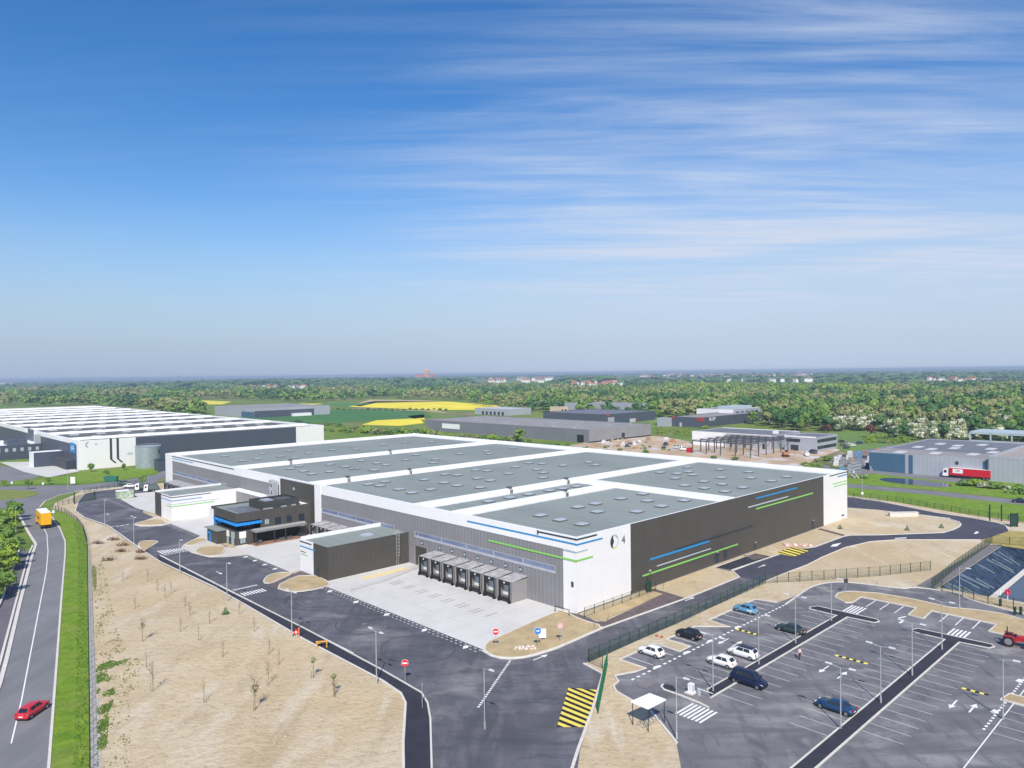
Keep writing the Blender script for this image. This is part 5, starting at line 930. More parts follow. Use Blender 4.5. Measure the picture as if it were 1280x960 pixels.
cluster(12, 596, 690, 474, 480, .4, 'broad pale far building left of the red village', 'pale far buildings', 1.7); cluster(6, 660, 690, 475, 477.5, .1, 'white far factory building near the horizon', 'white far factories', 1.8, (.85, .85, .84)); cluster(8, 250, 330, 484, 488, .5, 'pale cottage among trees on the left', 'cottages on the left'); cluster(4, 0, 12, 481, 483, .0, 'white far shed at the left edge', 'white sheds at the left edge', 1.5, (.85, .85, .84))
g = G(533.5, 475.5); e = empty('church', 'big brick church with a square tower standing up on the horizon', 'church', (*g, 0)); k_ = g[1]/910
BR = mat('church_brick', (.5, .3, .24), .9, .1, .1); MB().box(-2.6*k_, 2.6*k_, -2*k_, 2*k_, 0, 13*k_).add([(-2.6*k_, -2*k_, 13*k_), (2.6*k_, -2*k_, 13*k_), (2.6*k_, 2*k_, 13*k_), (-2.6*k_, 2*k_, 13*k_), (0, 0, 14.6*k_)], [(0, 1, 4), (1, 2, 4), (2, 3, 4), (3, 0, 4)]).build('tower', BR, e)
MB().box(-14*k_, 10*k_, -1.5*k_, 4*k_, 0, 5*k_).build('nave', BR, e); MB().add([(-14*k_, -1.6*k_, 5*k_), (10*k_, -1.6*k_, 5*k_), (10*k_, 4*k_, 5*k_), (-14*k_, 4*k_, 5*k_), (-14*k_, 1*k_, 8*k_), (10*k_, 1*k_, 8*k_)], [(0, 1, 5, 4), (2, 3, 4, 5), (0, 4, 3), (1, 2, 5)]).build('roof', RT_, e)
# ------------------------------------------------------------------ lamps
def lamp(double, h=7.3):
    e = empty('street_lamp', '', 'street lamp'); MB().cyl((0, 0, 0), (0, 0, h), .085, .05, 8).build('pole', STEEL, e); MB().cyl((0, 0, 0), (0, 0, .9), .12, .11, 8).build('base', STEEL, e)
    for s in ((1, -1) if double else (1,)):
        MB().cyl((0, 0, h-.1), (s*1.1, 0, h+.12), .04, n=6).build('arm', STEEL, e)
        q = MB(); q.hexa([(s*1.0, -.16, h+.05), (s*1.75, -.13, h+.1), (s*1.75, .13, h+.1), (s*1.0, .16, h+.05), (s*1.0, -.14, h+.2), (s*1.75, -.1, h+.2), (s*1.75, .1, h+.2), (s*1.0, .14, h+.2)]); q.build('lamp_head', mat('lamp_shell', (.6, .62, .64), .35, .05, 1), e)
    return e
L1, L2 = lamp(False), lamp(True); child_index()
def put(o, x, y, rz, label, group=None):
    g = G(x, y); c = copy_tree(o); c.location = (*g, 0); c.rotation_euler = (0, 0, rz); tag(c, label, None, group); return c
gA, gB = GRID, GRID+R(90)
for x, y, dbl, l in ((131, 657, 0, 'lamp post at the upper left bend of the site road'), (167.5, 683, 1, 'lamp post before the first zebra crossing on the site road'), (225, 717, 0, 'lamp post by the wide zebra before the office'), (284, 752, 0, 'lamp post opposite the dark annex, by the footpath'), (365, 796, 1, 'double headed lamp post beside the worker in orange'), (470.8, 856, 1, 'tall double headed lamp post by the orange trestle footpath bend'), (606, 912, 0, 'lamp post by the dashed white line at the bottom'),
                     (891.4, 865, 1, 'lamp post on the parking strip nearest the white kiosk'), (948.5, 831.5, 1, 'lamp post on the parking strip between van and white car'), (994.5, 805, 1, 'lamp post on the strip beside the dark green car'), (1039.3, 777, 0, 'lamp post at the far end of the first parking strip'), (1101, 880, 1, 'nearest lamp post on the second parking strip'), (1140.3, 845.5, 1, 'middle lamp post on the second parking strip, on the pale stain'), (1177.5, 813, 1, 'lamp post near the striped crossing of the second strip'), (846, 925, 0, 'lamp post right of the white roofed shelter'), (1051, 912, 1, 'lamp post before the blue car at the bottom edge'), (1199.5, 762, 0, 'lamp post on the sand strip above the striped crossing'), (1254, 900, 0, 'lamp post at the lower right corner of the lot'),
                     (85, 612, 0, 'lamp post on the roundabout verge'), (20, 668, 0, 'lamp post beside the tree belt on the left'), (1078, 622, 0, 'lamp post by the far grass strip beside the white corner')):
    put(L2 if dbl else L1, x, y, gB if dbl else gB+R(180), l)
for L_ in (L1, L2):
    for c in KID[L_.name]: bpy.data.objects.remove(c)
    bpy.data.objects.remove(L_)
# ------------------------------------------------------------------ fences
pm = bpy.data.meshes.new('post'); q = MB().box(-.04, .04, -.04, .04, 0, 1); pm.from_pydata(q.v, [], q.f); pm.materials.append(FGREEN)
pm2 = bpy.data.meshes.new('post'); q = MB().box(-.015, .015, -.015, .015, 0, 1); pm2.from_pydata(q.v, [], q.f); pm2.materials.append(STEEL)
def fence(label, P, h=1.85, sp=2.5, m=FMESH, wires=True, z0=.05, pm=pm, rm=FGREEN):
    P = [np.array(p) for p in P]; e = empty('fence', label, 'fence', (*P[0], z0)); O = P[0]; seg = 0; n = 0; pan = MB(); wr = MB()
    for i in range(len(P)-1):
        d = P[i+1]-P[i]; L_ = np.linalg.norm(d); k = max(1, round(L_/sp))
        for j in range(k+(i == len(P)-2)):
            p = P[i]+d*j/k-O
            if n < 98: o = bpy.data.objects.new('post', pm); col.objects.link(o); o.parent = e; o.location = (*p, 0); o.scale = (1.2, 1.2, h+.1)
            n += 1
        a, b = P[i]-O, P[i+1]-O; nn = np.array([-d[1], d[0]])/L_*.012
        pan.hexa([(*(a-nn), .03), (*(b-nn), .03), (*(b+nn), .03), (*(a+nn), .03), (*(a-nn), h), (*(b-nn), h), (*(b+nn), h), (*(a+nn), h)])
        for z in (.05, h*.5, h): wr.hexa([(*(a-nn), z), (*(b-nn), z), (*(b+nn), z), (*(a+nn), z), (*(a-nn), z+.03), (*(b-nn), z+.03), (*(b+nn), z+.03), (*(a+nn), z+.03)])
    pan.build('mesh_panel', m, e); wr.build('rail', rm, e); return e
fence('green mesh fence between the ring road and the parking lot', [W(-14.9, -15.4), W(39.5, -14.6)]); fence('short green mesh fence return beside the gate corner of the parking lot', [W(-14.9, -15.4), W(-15.2, -18.2)], m=FMESHO); fence('open mesh fence crossing the sand above the parking lot', [W(39.5, -14.6)]+px([(1000, 727), (1030, 725), (1100, 720), (1163, 713)]), m=FMESHO)
fence('mesh fence with close posts along the storm basin path', px([(1165, 736), (1195, 711), (1240, 679)]), sp=1.25, m=FMESHO); fence('mesh fence behind the storm basin on dry grass', px([(1240, 679), (1262, 681.5), (1300, 684)]), m=FMESHO); fence('mesh fence in front of the storm basin by the access lane', px([(1165, 736), (1217, 750), (1235, 755), (1300, 768)]), sp=2, m=FMESHO)
fence('low mesh fence along the white end wall and planting bed', [W(-.5, -2.2), W(20.3, -2.2)], 1.6, m=FMESHO); fence('long fence at the foot of the green strip beside the public road', px([(1057, 622), (1120, 627.5), (1200, 642), (1300, 658)]), 1.7, 2.6, m=FMESHO)
fence('dark fence between the grass verge and the sandy bank', px([(66, 637), (81, 641.5), (96, 652), (104, 663), (109, 681), (110.5, 777), (112, 887), (113, 990)]), 1.5, 2.5, m=FMESHO); fence('fence beside the roundabout entrance of the site', px([(72, 633), (92, 628.5)]), 1.6, m=FMESHO); fence('fence along the verge from the sliding gate to the parked lorries', px([(105, 616), (150, 608.5), (176, 604.5)]), 1.5, m=FMESHO)
fence('row of thin temporary wire barriers on the apron beside the yellow zone', px([(438, 740), (480, 728), (523, 711)]), 1.0, 2.5, m=mat('wire_pale', (.4, .4, .4), .6, alpha=.08), pm=pm2, rm=STEEL)
ge = empty('sliding_gate', 'long dark green barred gate seen nearly end on by the yellow hatching', 'gate', (*G(759.5, 831), .05)); p1 = np.array(G(747.5, 893))-np.array(G(759.5, 831)); q = MB(); n = 130
for k in range(n+1): p = p1*k/n; q.box(p[0]-.02, p[0]+.02, p[1]-.02, p[1]+.02, 0, 1.9)
q.build('bars', mat('gate_green', (.012, .13, .06), .5), ge); q = MB()
for z in (.1, 1.0, 1.85): nn = np.array([-p1[1], p1[0]])/np.linalg.norm(p1)*.05; q.hexa([(*(-nn), z), (*(p1-nn), z), (*(p1+nn), z), (*(nn), z), (*(-nn), z+.08), (*(p1-nn), z+.08), (*(p1+nn), z+.08), (*(nn), z+.08)])
q.build('frame', MATS['gate_green'], ge)
gp = empty('gate_portal', 'dark gate frame at the roundabout entrance to the site', 'gate', (*G(93, 630), 0), GRID); part('post', FGREEN, gp, (-.15, .15, -.15, .15, 0, 4)); part('post', FGREEN, gp, (7, 7.3, 4, 4.3, 0, 3)); part('bars', FGREEN, gp, *[(.3*k, .3*k+.08, .18*k, .18*k+.08, .2, 2.6) for k in range(24)])
f2 = empty('gate_post_group', 'tall dark green gate posts by the ring road bend on the right', 'gate', (*G(1237, 652), 0), 0)
for dx in (0, 3.2): part('post', FGREEN, f2, (dx, dx+.25, 0, .25, 0, 4.6))
f3 = empty('gate', 'dark narrow gate frame before the sliver of wall at the right', 'gate', (*G(1268, 659), 0), 0); part('frame', INK, f3, (-1, -.7, 0, .3, 0, 3.6), (.7, 1, 0, .3, 0, 3.6), (-1, 1, 0, .3, 3.3, 3.6)); part('leaf', FGREEN, f3, (-.7, .7, .1, .2, .2, 3.3))
# ------------------------------------------------------------------ road signs
def disc(e, name, m, r, z, y=0., th=.04, x=0.):
    return MB().cyl((x, y-th/2, z), (x, y+th/2, z), r, n=24).build(name, m, e)
SR = mat('sign_red', (.75, .02, .04), .4)
def noentry(x, y, label, h=3.1):
    e = empty('road_sign', label, 'road sign', (*G(x, y), .1), R(5)); MB().cyl((0, .06, 0), (0, .06, h), .04, n=6).build('post', STEEL, e); d = disc(e, 'disc', SR, .46, h-.45); MB().box(-.32, .32, -.04, -.022, h-.55, h-.35).build('bar', MARK, d); disc(d, 'back_ring', MARK, .49, h-.45, .03, .02)
noentry(620, 812, 'round red no entry sign on the sandy island tip'); noentry(506.5, 854, 'round red no entry sign standing by the footpath kerb')
e = empty('road_sign', 'blue round arrow sign in front of a tall white information board', 'road sign', (*G(672.5, 811.5), .2), R(4)); MB().cyl((0, .05, 0), (0, .05, 3.1), .04, n=6).build('post', STEEL, e); d = disc(e, 'disc', mat('sign_blue', (.05, .22, .6), .4), .52, 2.6); disc(d, 'border', MARK, .56, 2.6, .03, .02); MB().box(-.28, .1, -.04, -.022, 2.54, 2.66).add([(.08, -.04, 2.4), (.3, -.04, 2.6), (.08, -.04, 2.8)], [(0, 1, 2)]).build('arrow', MARK, d)
e = empty('information_board', 'tall white information board right behind the blue sign', 'board', (*G(678, 801.5), .2), R(8)); MB().box(-.6, .6, 0, .06, .3, 1.75).build('panel', WHITE, e); MB().box(-.5, -.42, .06, .12, 0, 1.7).box(.42, .5, .06, .12, 0, 1.7).build('post', STEEL, e)
e = empty('road_sign', 'round white sign with a thin pink red rim on the sandy island', 'road sign', (*G(700.5, 804.5), .2), R(10)); MB().cyl((0, .05, 0), (0, .05, 3), .04, n=6).build('post', STEEL, e); d = disc(e, 'disc', mat('sign_pink', (.72, .3, .38), .4), .5, 2.55); disc(d, 'face', SOIL if 0 else mat('sign_cream', (.6, .48, .4), .5), .38, 2.55, -.03, .02)
e = empty('road_sign', 'sign seen from behind on the inner curve of the footpath', 'road sign', (*G(528.5, 885), .1), R(90)); MB().cyl((0, .05, 0), (0, .05, 3), .045, n=6).build('post', STEEL, e); MB().box(-.5, .5, -.02, .02, 2.3, 2.9).build('panel', STEEL, e)
e = empty('rubble_pile', 'small heap of white and reddish rubble on the sandy island', 'rubble', (*G(655, 812), .22)); q = MB()
for k in range(30): a, b, s_ = rnd.uniform(-1.6, 1.6), rnd.uniform(-.7, .7), rnd.uniform(.08, .22); q.box(a, a+s_*1.6, b, b+s_, 0, s_)
q.build('stones', mat('rubble_stone', (.6, .5, .46), .9, .2, 2, c2=(.75, .72, .7)), e)
e = empty('rubble_pile', 'pile of white and red building waste beside the ring road hatching', 'rubble', (*G(996, 682.5), .1)); q = MB()
for k in range(40): a, b, s_ = rnd.uniform(-3, 3), rnd.uniform(-1, 1), rnd.uniform(.15, .4); q.box(a, a+s_*2, b, b+s_, 0, s_)
q.build('stones', mat('rubble_red', (.55, .25, .2), .9, .2, 1, c2=(.8, .76, .74)), e)
for k, (x, y, l) in enumerate(((821, 796, 'left of the two red brick stacks in the sand'), (827, 797.5, 'right of the two red brick stacks in the sand'))): tag(MB().box(-.25, .25, -.18, .18, 0, .15).box(-.15, .2, -.1, .1, .15, .28).build('brick_stack', mat('brick_red', (.35, .12, .08), .9, .2, 2)), l, 'bricks').location = (*G(x, y), .05)
tag(MB().box(-4, 4, -.6, .6, 0, 1.1).box(-4.2, 4.2, -.7, .7, 1.1, 1.2).build('concrete_trough', KERB), 'long pale concrete trough on the sandy island by the far white corner', 'trough').location = (*G(1129, 645.5), .05)
# speed humps
def hump(a, b0, b1, label):
    e = empty('speed_hump', label, 'speed hump', (*W(a, b0), .09), GRID); n = int(abs(b1-b0)/.5); q = MB(); y = MB()
    for k in range(n):
        (q if k % 2 else y).hexa([(-.25, -(k+1)*.5, 0), (.25, -(k+1)*.5, 0), (.25, -k*.5, 0), (-.25, -k*.5, 0), (-.12, -(k+1)*.5, .07), (.12, -(k+1)*.5, .07), (.12, -k*.5, .07), (-.12, -k*.5, .07)])
    q.build('black_block', BLK, e); y.build('yellow_block', mat('hump_yellow', (.80, .68, .10), .6, .05, 3), e)
hump(12.2, -23.6, -27.7, 'yellow and black speed hump near the pale blue car'); hump(12.4, -39.4, -44.2, 'yellow and black speed hump in the middle lane'); hump(12.8, -55.6, -59, 'yellow and black speed hump in the right hand lane')
# ------------------------------------------------------------------ vehicles
def paint(n, c): return mat('paint_'+n, c, .25, spec=.6)
CG = mat('car_glass', (.015, .02, .03), .06, spec=.8); LH = mat('headlight_lens', (.7, .72, .75), .2); LT = mat('tail_light_lens', (.35, .02, .02), .3)
def wheel(e, x, y, r=.33):
    w = MB().cyl((x, y-.11, r), (x, y+.11, r), r, n=18).build('wheel', TYRE, e); MB().cyl((x, y-.125, r), (x, y+.125, r), r*.62, n=14).build('rim', RIM, w)
def car(label, c, L_=4.2, Wd=1.8, Hh=1.5, kind='hatch', roofc=None, loc=(0, 0), rz=0., name='car', cat='car'):
    e = empty(name, label, cat, (*loc, .1), rz); hw = Wd/2
    belt = Hh*.60
    # stations: x, half width, z bottom, z shoulder, z top
    nose, tail = L_/2, -L_/2
    if kind == 'sedan': ST = [(nose, .72, .32, .52, .58), (nose-.12, .86, .22, .58, .68), (nose-.6, .96, .2, .66, .8), (nose-1.35, 1, .2, .74, belt-.02), (0, 1, .2, .78, belt), (tail+1.2, 1, .2, .78, belt+.02), (tail+.5, .97, .22, .76, belt), (tail+.1, .9, .28, .7, belt-.1), (tail, .8, .34, .62, belt-.25)]
    else: ST = [(nose, .74, .34, .55, .66), (nose-.1, .87, .24, .62, .76), (nose-.5, .96, .2, .7, .88), (nose-1.05, 1, .2, .78, belt-.02), (0, 1, .2, .82, belt), (tail+.9, 1, .2, .82, belt+.03), (tail+.25, .97, .24, .8, belt+.03), (tail+.04, .92, .3, .74, belt-.02), (tail, .84, .34, .68, belt-.12)]
    q = MB(); rings = []
    for (x, w, zb, zs, zt_) in ST: rings.append([(x, hw*w*.93, zb), (x, hw*w, (zb+zs)/2), (x, hw*w*.985, zs), (x, hw*w*.9, zt_), (x, 0, zt_+.03), (x, -hw*w*.9, zt_), (x, -hw*w*.985, zs), (x, -hw*w, (zb+zs)/2), (x, -hw*w*.93, zb)])
    n = 9; vs = [p for r in rings for p in r]; fs = []
    for i in range(len(rings)-1):
        for j in range(n): a, b = i*n+j, i*n+(j+1) % n; fs.append((a, b, b+n, a+n))
    fs += [tuple(range(n-1, -1, -1)), tuple(range((len(rings)-1)*n, len(rings)*n))]; q.add(vs, fs)
    body = q.build('body', paint('c%.2f%.2f%.2f' % c, c), e, True)
    if kind == 'sedan': cb = (nose-1.3, nose-2.0, tail+1.35, tail+.55)
    elif kind == 'suv': cb = (nose-.98, nose-1.65, tail+.55, tail+.12)
    else: cb = (nose-1.0, nose-1.75, tail+.75, tail+.15)
    zb, zt_ = belt-.03, Hh; wb, wt = hw*.9, hw*.68
    B = [(cb[0], wb), (cb[0]-.1, wb)]; 
    base = [(cb[0], -wb*.9, zb), (cb[0], wb*.9, zb), (cb[3], wb*.93, zb), (cb[3], -wb*.93, zb)]; top = [(cb[1], -wt*.95, zt_-.05), (cb[1], wt*.95, zt_-.05), (cb[2], wt*.95, zt_-.06), (cb[2], -wt*.95, zt_-.06)]
    cab = MB().add(base+top, [(0, 1, 5, 4), (1, 2, 6, 5), (2, 3, 7, 6), (3, 0, 4, 7)]).build('cabin', body.data.materials[0], e)
    rc = roofc or c; xm = (cb[1]+cb[2])/2
    MB().add([(cb[1]+.05, -wt, zt_-.06), (cb[1]+.05, wt, zt_-.06), (cb[2]-.04, wt, zt_-.07), (cb[2]-.04, -wt, zt_-.07), (cb[1]-.25, -wt*.8, zt_), (cb[1]-.25, wt*.8, zt_), (cb[2]+.2, wt*.8, zt_-.01), (cb[2]+.2, -wt*.8, zt_-.01)], [(0, 1, 5, 4), (1, 2, 6, 5), (2, 3, 7, 6), (3, 0, 4, 7), (4, 5, 6, 7)]).build('roof', paint('c%.2f%.2f%.2f' % rc, rc), e, True)
    def pane(name, i, j, u0, u1, v0, v1):
        b0, b1, t0, t1 = (Vector(base[i]), Vector(base[j]), Vector(top[i]), Vector(top[j])); f = lambda u, v: (b0.lerp(b1, u)).lerp(t0.lerp(t1, u), v)
        nn = (b1-b0).cross(t0-b0).normalized()*.015; MB().add([tuple(f(u, v)+nn) for u, v in ((u0, v0), (u1, v0), (u1, v1), (u0, v1))], [(0, 1, 2, 3)]).build(name, CG, e)
    pane('windscreen', 0, 1, .05, .95, .06, .92); pane('rear_window', 2, 3, .1, .9, .2, .88)
    for i, j in ((1, 2), (3, 0)): 
        if i == 1: pane('side_window', i, j, .08, .44, .12, .86); pane('side_window', i, j, .47, .80, .12, .86)
        else: pane('side_window', i, j, .20, .53, .12, .86); pane('side_window', i, j, .56, .92, .12, .86)
    for sx in (nose-.78, tail+.72):
        for sy in (-1, 1): wheel(e, sx, sy*(hw-.1))
    for sy in (-1, 1):
        MB().box(nose-.22, nose-.03, sy*hw*.62-.16, sy*hw*.62+.16, .56, .70).build('headlight', LH, e); MB().box(tail-.01, tail+.1, sy*hw*.66-.12, sy*hw*.66+.12, .70, .92).build('tail_light', LT, e); MB().box(cb[0]-.3, cb[0]-.1, sy*(hw+.02)-.1, sy*(hw+.02)+.1, belt-.02, belt+.13).build('mirror', body.data.materials[0], e)
    MB().box(nose-.05, nose+.015, -.5, .5, .34, .52).build('grille', BLK, e); MB().box(tail-.012, tail+.03, -.26, .26, .5, .62).build('number_plate', MARK, e); MB().box(tail+.1, nose-.15, -hw*.88, hw*.88, .15, .24).build('sill', BLK, e)
    return e
def pk(a, b): return W(a, b)
toL = GRID+R(90)                      # nose towards +b
WH_ = (.80, .80, .80)
car('white hatchback parked alone in the first short row', WH_, 4.0, 1.75, 1.48, 'hatch', loc=pk(-6.3, -20.2), rz=toL)
car('black hatchback in the row by the fence', (.012, .013, .016), 4.1, 1.78, 1.48, 'hatch', loc=pk(3.6, -20.2), rz=toL)
car('pale blue hatchback at the far end by the sand', (.10, .28, .45), 4.1, 1.78, 1.5, 'hatch', loc=pk(20.9, -20.5), rz=toL)
car('plain white hatchback beside the two tone car', WH_, 4.1, 1.75, 1.5, 'hatch', loc=pk(-2.4, -29.5), rz=toL)
car('white crossover car with a black roof', WH_, 4.4, 1.85, 1.6, 'suv', (.02, .025, .05), pk(2.6, -30.1), toL)
car('dark green saloon facing the speed hump', (.03, .055, .05), 4.6, 1.82, 1.42, 'sedan', loc=pk(17, -30.4), rz=toL)
car('large navy blue van like car with its nose to the lane', (.008, .013, .045), 4.8, 1.9, 1.85, 'suv', loc=pk(-5.6, -35.4), rz=toL+R(180))
car('dark blue saloon at the bottom edge of the lot', (.012, .05, .13), 4.6, 1.82, 1.42, 'sedan', loc=pk(-5.0, -46.6), rz=toL)
car('red car on the public road at the lower left edge', (.55, .03, .05), 4.3, 1.8, 1.45, 'hatch', loc=(G(41, 893)), rz=R(88))
car('dark car driving on the public road at the right edge', (.02, .03, .05), 4.4, 1.8, 1.4, 'sedan', loc=(G(1276, 628.5)), rz=R(-35))
car('white pickup like car beside the gate to the lorries', WH_, 4.6, 1.85, 1.5, 'sedan', loc=(G(163, 609.5)), rz=R(20))
car('dark green van parked by the green skip', (.05, .10, .08), 4.6, 1.8, 1.8, 'suv', loc=(G(155, 606.5)), rz=R(10))
car('dark car on the far parking left of the slate lettered hall', (.02, .025, .04), 4.4, 1.8, 1.4, 'sedan', loc=(G(822, 531)), rz=R(10))
car('silver car on the far parking left of the slate lettered hall', (.5, .5, .52), 4.4, 1.8, 1.4, 'hatch', loc=(G(830, 532.5)), rz=R(30))
car('navy car parked right of the ribbon windowed office', (.02, .03, .12), 4.6, 1.8, 1.5, 'hatch', loc=(G(1074.5, 555)), rz=R(30))
for i, (x, y, c) in enumerate(((1054, 557.5, 'dark grey'), (1061, 556, 'silver'), (1066, 558, 'white'), (1058, 561, 'charcoal'), (1052, 553, 'black'))): car(c+' car in the small car park of the ribbon windowed office', {'dark grey': (.1, .1, .11), 'silver': (.45, .45, .47), 'white': WH_, 'charcoal': (.04, .04, .05), 'black': (.012, .012, .015)}[c], 4.3, 1.8, 1.45, 'hatch', loc=G(x, y), rz=R(35))
for i, (x, y, s_, l) in enumerate(((855, 563, WH_, 'white van on the bare earth left of the steel frame'), (846, 561, (.5, .55, .5), 'pale van beside the white van on the bare earth'), (1008, 570, WH_, 'white vehicle parked before the ribbon windowed office site'), (1016, 567, (.08, .08, .1), 'dark vehicle behind the white one before the office site'))): car(l, s_, 5, 1.95, 2.1, 'suv', loc=G(x, y), rz=R(20+30*i), name='van', cat='van')
# yellow lorry
def lorry(label, p, rz, Lb, box_m, cab_m, Hb_=3.9, word=None, wc=None, cover=None, front=True):
    e = empty('lorry', label, 'lorry', (*p, .08), rz)
    b = MB().box(-Lb/2, Lb/2, -1.25, 1.25, 1.1, Hb_).build('cargo_box', box_m, e); MB().box(-Lb/2+.02, Lb/2-.02, -1.23, 1.23, Hb_, Hb_+.06).build('top_cover', cover or box_m, b)
    MB().box(-Lb/2+.2, Lb/2+1.8, -1.0, 1.0, .6, 1.1).build('chassis', BLK, e)
    MB().hexa([(Lb/2+.4, -1.2, .6), (Lb/2+2.4, -1.2, .6), (Lb/2+2.4, 1.2, .6), (Lb/2+.4, 1.2, .6), (Lb/2+.4, -1.2, 3.3), (Lb/2+2.1, -1.1, 3.2), (Lb/2+2.1, 1.1, 3.2), (Lb/2+.4, 1.2, 3.3)]).build('cab', cab_m, e)
    MB().hexa([(Lb/2+2.3, -1.05, 1.8), (Lb/2+2.36, -1.05, 1.8), (Lb/2+2.36, 1.05, 1.8), (Lb/2+2.3, 1.05, 1.8), (Lb/2+2.12, -1.0, 2.9), (Lb/2+2.18, -1.0, 2.9), (Lb/2+2.18, 1.0, 2.9), (Lb/2+2.12, 1.0, 2.9)]).build('windscreen', CG, e)
    for s in (-1, 1): MB().box(Lb/2+.9, Lb/2+1.8, s*1.2-.02, s*1.2+.02, 1.8, 2.8).build('side_window', CG, e)
    for x in (-Lb/2+1, -Lb/2+2.1, Lb/2+1.3):
        for s in (-1, 1): wheel(e, x, s*1.05, .48)
    MB().box(-Lb/2-.05, -Lb/2, -1.2, 1.2, .5, .8).build('bumper', BLK, e)
    if word:
        for s, r in ((-1, 0), (1, 180)): text(word, 1.1, wc, 'lettering', b, (0, s*1.27, 2.6), (R(90), 0, R(r)), .01)
    return e
YL = mat('lorry_yellow', (.85, .42, .01), .45, .03, .5)
fx, fy = G(44, 651); bx, by = G(62, 663); ry_ = math.atan2(fy-by, fx-bx)
yl = lorry('bright yellow box lorry with a grey white top driving towards the roundabout', (-134.0, 207.0), R(130), 9.4, YL, YL, 4.4, 'TRANS', MATS['paint_c0.01']if 0 else INK, MEMB)
tx, ty = W(218.5, 3); 
rl = lorry('red trailer lorry with a white cab and white lettered panel, docked at the pale hall', W(218.3, -4.5), GRID+R(90), 13.5, mat('lorry_red', (.55, .015, .03), .45), mat('cab_white', (.8, .8, .8), .3), 3.8, None, None, mat('cover_pale', (.75, .7, .7), .6))
bx_ = MB().box(2.2, 5.6, 1.26, 1.3, 1.9, 3.5).box(2.2, 5.6, -1.3, -1.26, 1.9, 3.5).build('white_panel', MARK, rl); rl_t = text('FM', 1.2, RED, 'lettering', rl, (3.9, 1.32, 2.7), (R(90), 0, R(180)), .01)
for x, y, l in ((181, 613, 'left of the two parked lorries with grey bodies by the white corner'), (192, 614.5, 'right of the two parked lorries with grey bodies by the white corner')): lorry(l, G(x, y), R(200), 4.2, mat('lorry_grey', (.10, .13, .13), .5), MATS['cab_white'], 2.9).scale = (.72, .85, .8)
# small building site things
cw = lambda n, label, cat, p, rz=0.: empty(n, label, cat, (*p, .1), rz)
e = cw('site_container', 'green and white container stack at the tip of the pale apron', 'container', G(156, 623), R(40)); part('body', mat('container_green', (.22, .32, .2), .7, .2, 1, c2=(.6, .65, .55)), e, (-2.6, 2.6, -1.2, 1.2, .1, 2.6)); part('lid', WHITE, e, (-2.7, 1.2, -1.3, 1.3, 2.6, 2.9)); part('shadow_board', INK, e, (2.62, 2.9, -1.1, 1.1, .1, 2.2)).name = 'door'  # dark board on the container end paints its shadow; no door there
e = cw('skip', 'dark green rubbish skip on the verge beside the road', 'skip', G(139, 602), R(10)); MB().hexa([(-2, -1, 0), (2, -1, 0), (2, 1, 0), (-2, 1, 0), (-2.6, -1.2, 2), (2.6, -1.2, 2), (2.6, 1.2, 2), (-2.6, 1.2, 2)]).build('body', mat('skip_green', (.03, .16, .12), .6), e); part('handle', INK, e, (-2.2, -2, -1.3, 1.3, 1.2, 1.4))
e = cw('notice_board', 'white notice board on the grass by the roundabout road', 'board', G(91, 606)); part('panel', MARK, e, (-.9, .9, 0, .1, .4, 3)); part('post', STEEL, e, (-.8, -.7, .1, .2, 0, 2.6), (.7, .8, .1, .2, 0, 2.6))
for i, (x, y, l) in enumerate(((15, 606, 'white ball light at the far left verge'), (54, 607, 'white ball light beside the lamp on the verge'), (67, 643, 'small white marker on the grass near the yellow lorry'))): tag(MB().cyl((0, 0, 0), (0, 0, .5), .1, n=6).cyl((0, 0, .5), (0, 0, 1.3), .45, .3, 10).build('marker_post', MARK), l, 'marker').location = (*G(x, y), 0)
e = cw('kiosk', 'white square access kiosk on the kerbed island of the lot', 'kiosk', G(864, 867.5), GRID); part('body', WHITE, e, (-.33, .33, -.3, .3, .2, 1.2)); part('roof', WHITE, e, (-.37, .37, -.34, .34, 1.2, 1.26)); part('door', SILV, e, (-.2, .15, -.32, -.30, .25, 1.1)); part('base', KERB, e, (-.7, .7, -.6, .6, .05, .2))
e = cw('barrier', 'low grey barrier machine just right of the white kiosk', 'barrier', G(874, 870), GRID); part('housing', SILV, e, (-.15, .15, -.15, .15, 0, .9)); part('arm', MARK, e, (-.04, .04, -2.0, .3, .8, .87))
# shelter with white roof
sh = cw('shelter', 'white flat roofed cycle shelter on dark posts at the bottom edge', 'shelter', W(-23.6, -28.2), GRID); rzh = 2.75
c4 = [AB(*p, rzh+.1) for p in ((788.5, 877), (812, 866.8), (832.5, 874.5), (810, 886))]; a_, b_ = sum(c[0] for c in c4)/4, sum(c[1] for c in c4)/4
sh.location = (*W(a_, b_), 0); loc4 = [(c[0]-a_, c[1]-b_) for c in c4]
MB().prism(loc4, rzh, rzh+.16).build('roof', mat('shelter_roof', (.85, .85, .85), .6), sh); q = MB()
for x, y in loc4: q.cyl((x*.9, y*.9, 0), (x*.9, y*.9, rzh), .06, n=6)
q.build('post', INK, sh); 
e = cw('bicycle_rack', 'dark bicycle rack standing under the white shelter roof', 'rack', W(a_, b_), GRID)
for k in range(6):
    q = MB()
    for t in range(6): u0, u1 = math.pi*t/6, math.pi*(t+1)/6; q.cyl((-1.6+.6*k, .5*math.cos(u0), .2+.6*math.sin(u0)), (-1.6+.6*k, .5*math.cos(u1), .2+.6*math.sin(u1)), .03, n=5)
    q.build('hoop', mat('rack_blue', (.02, .04, .15), .4), e)
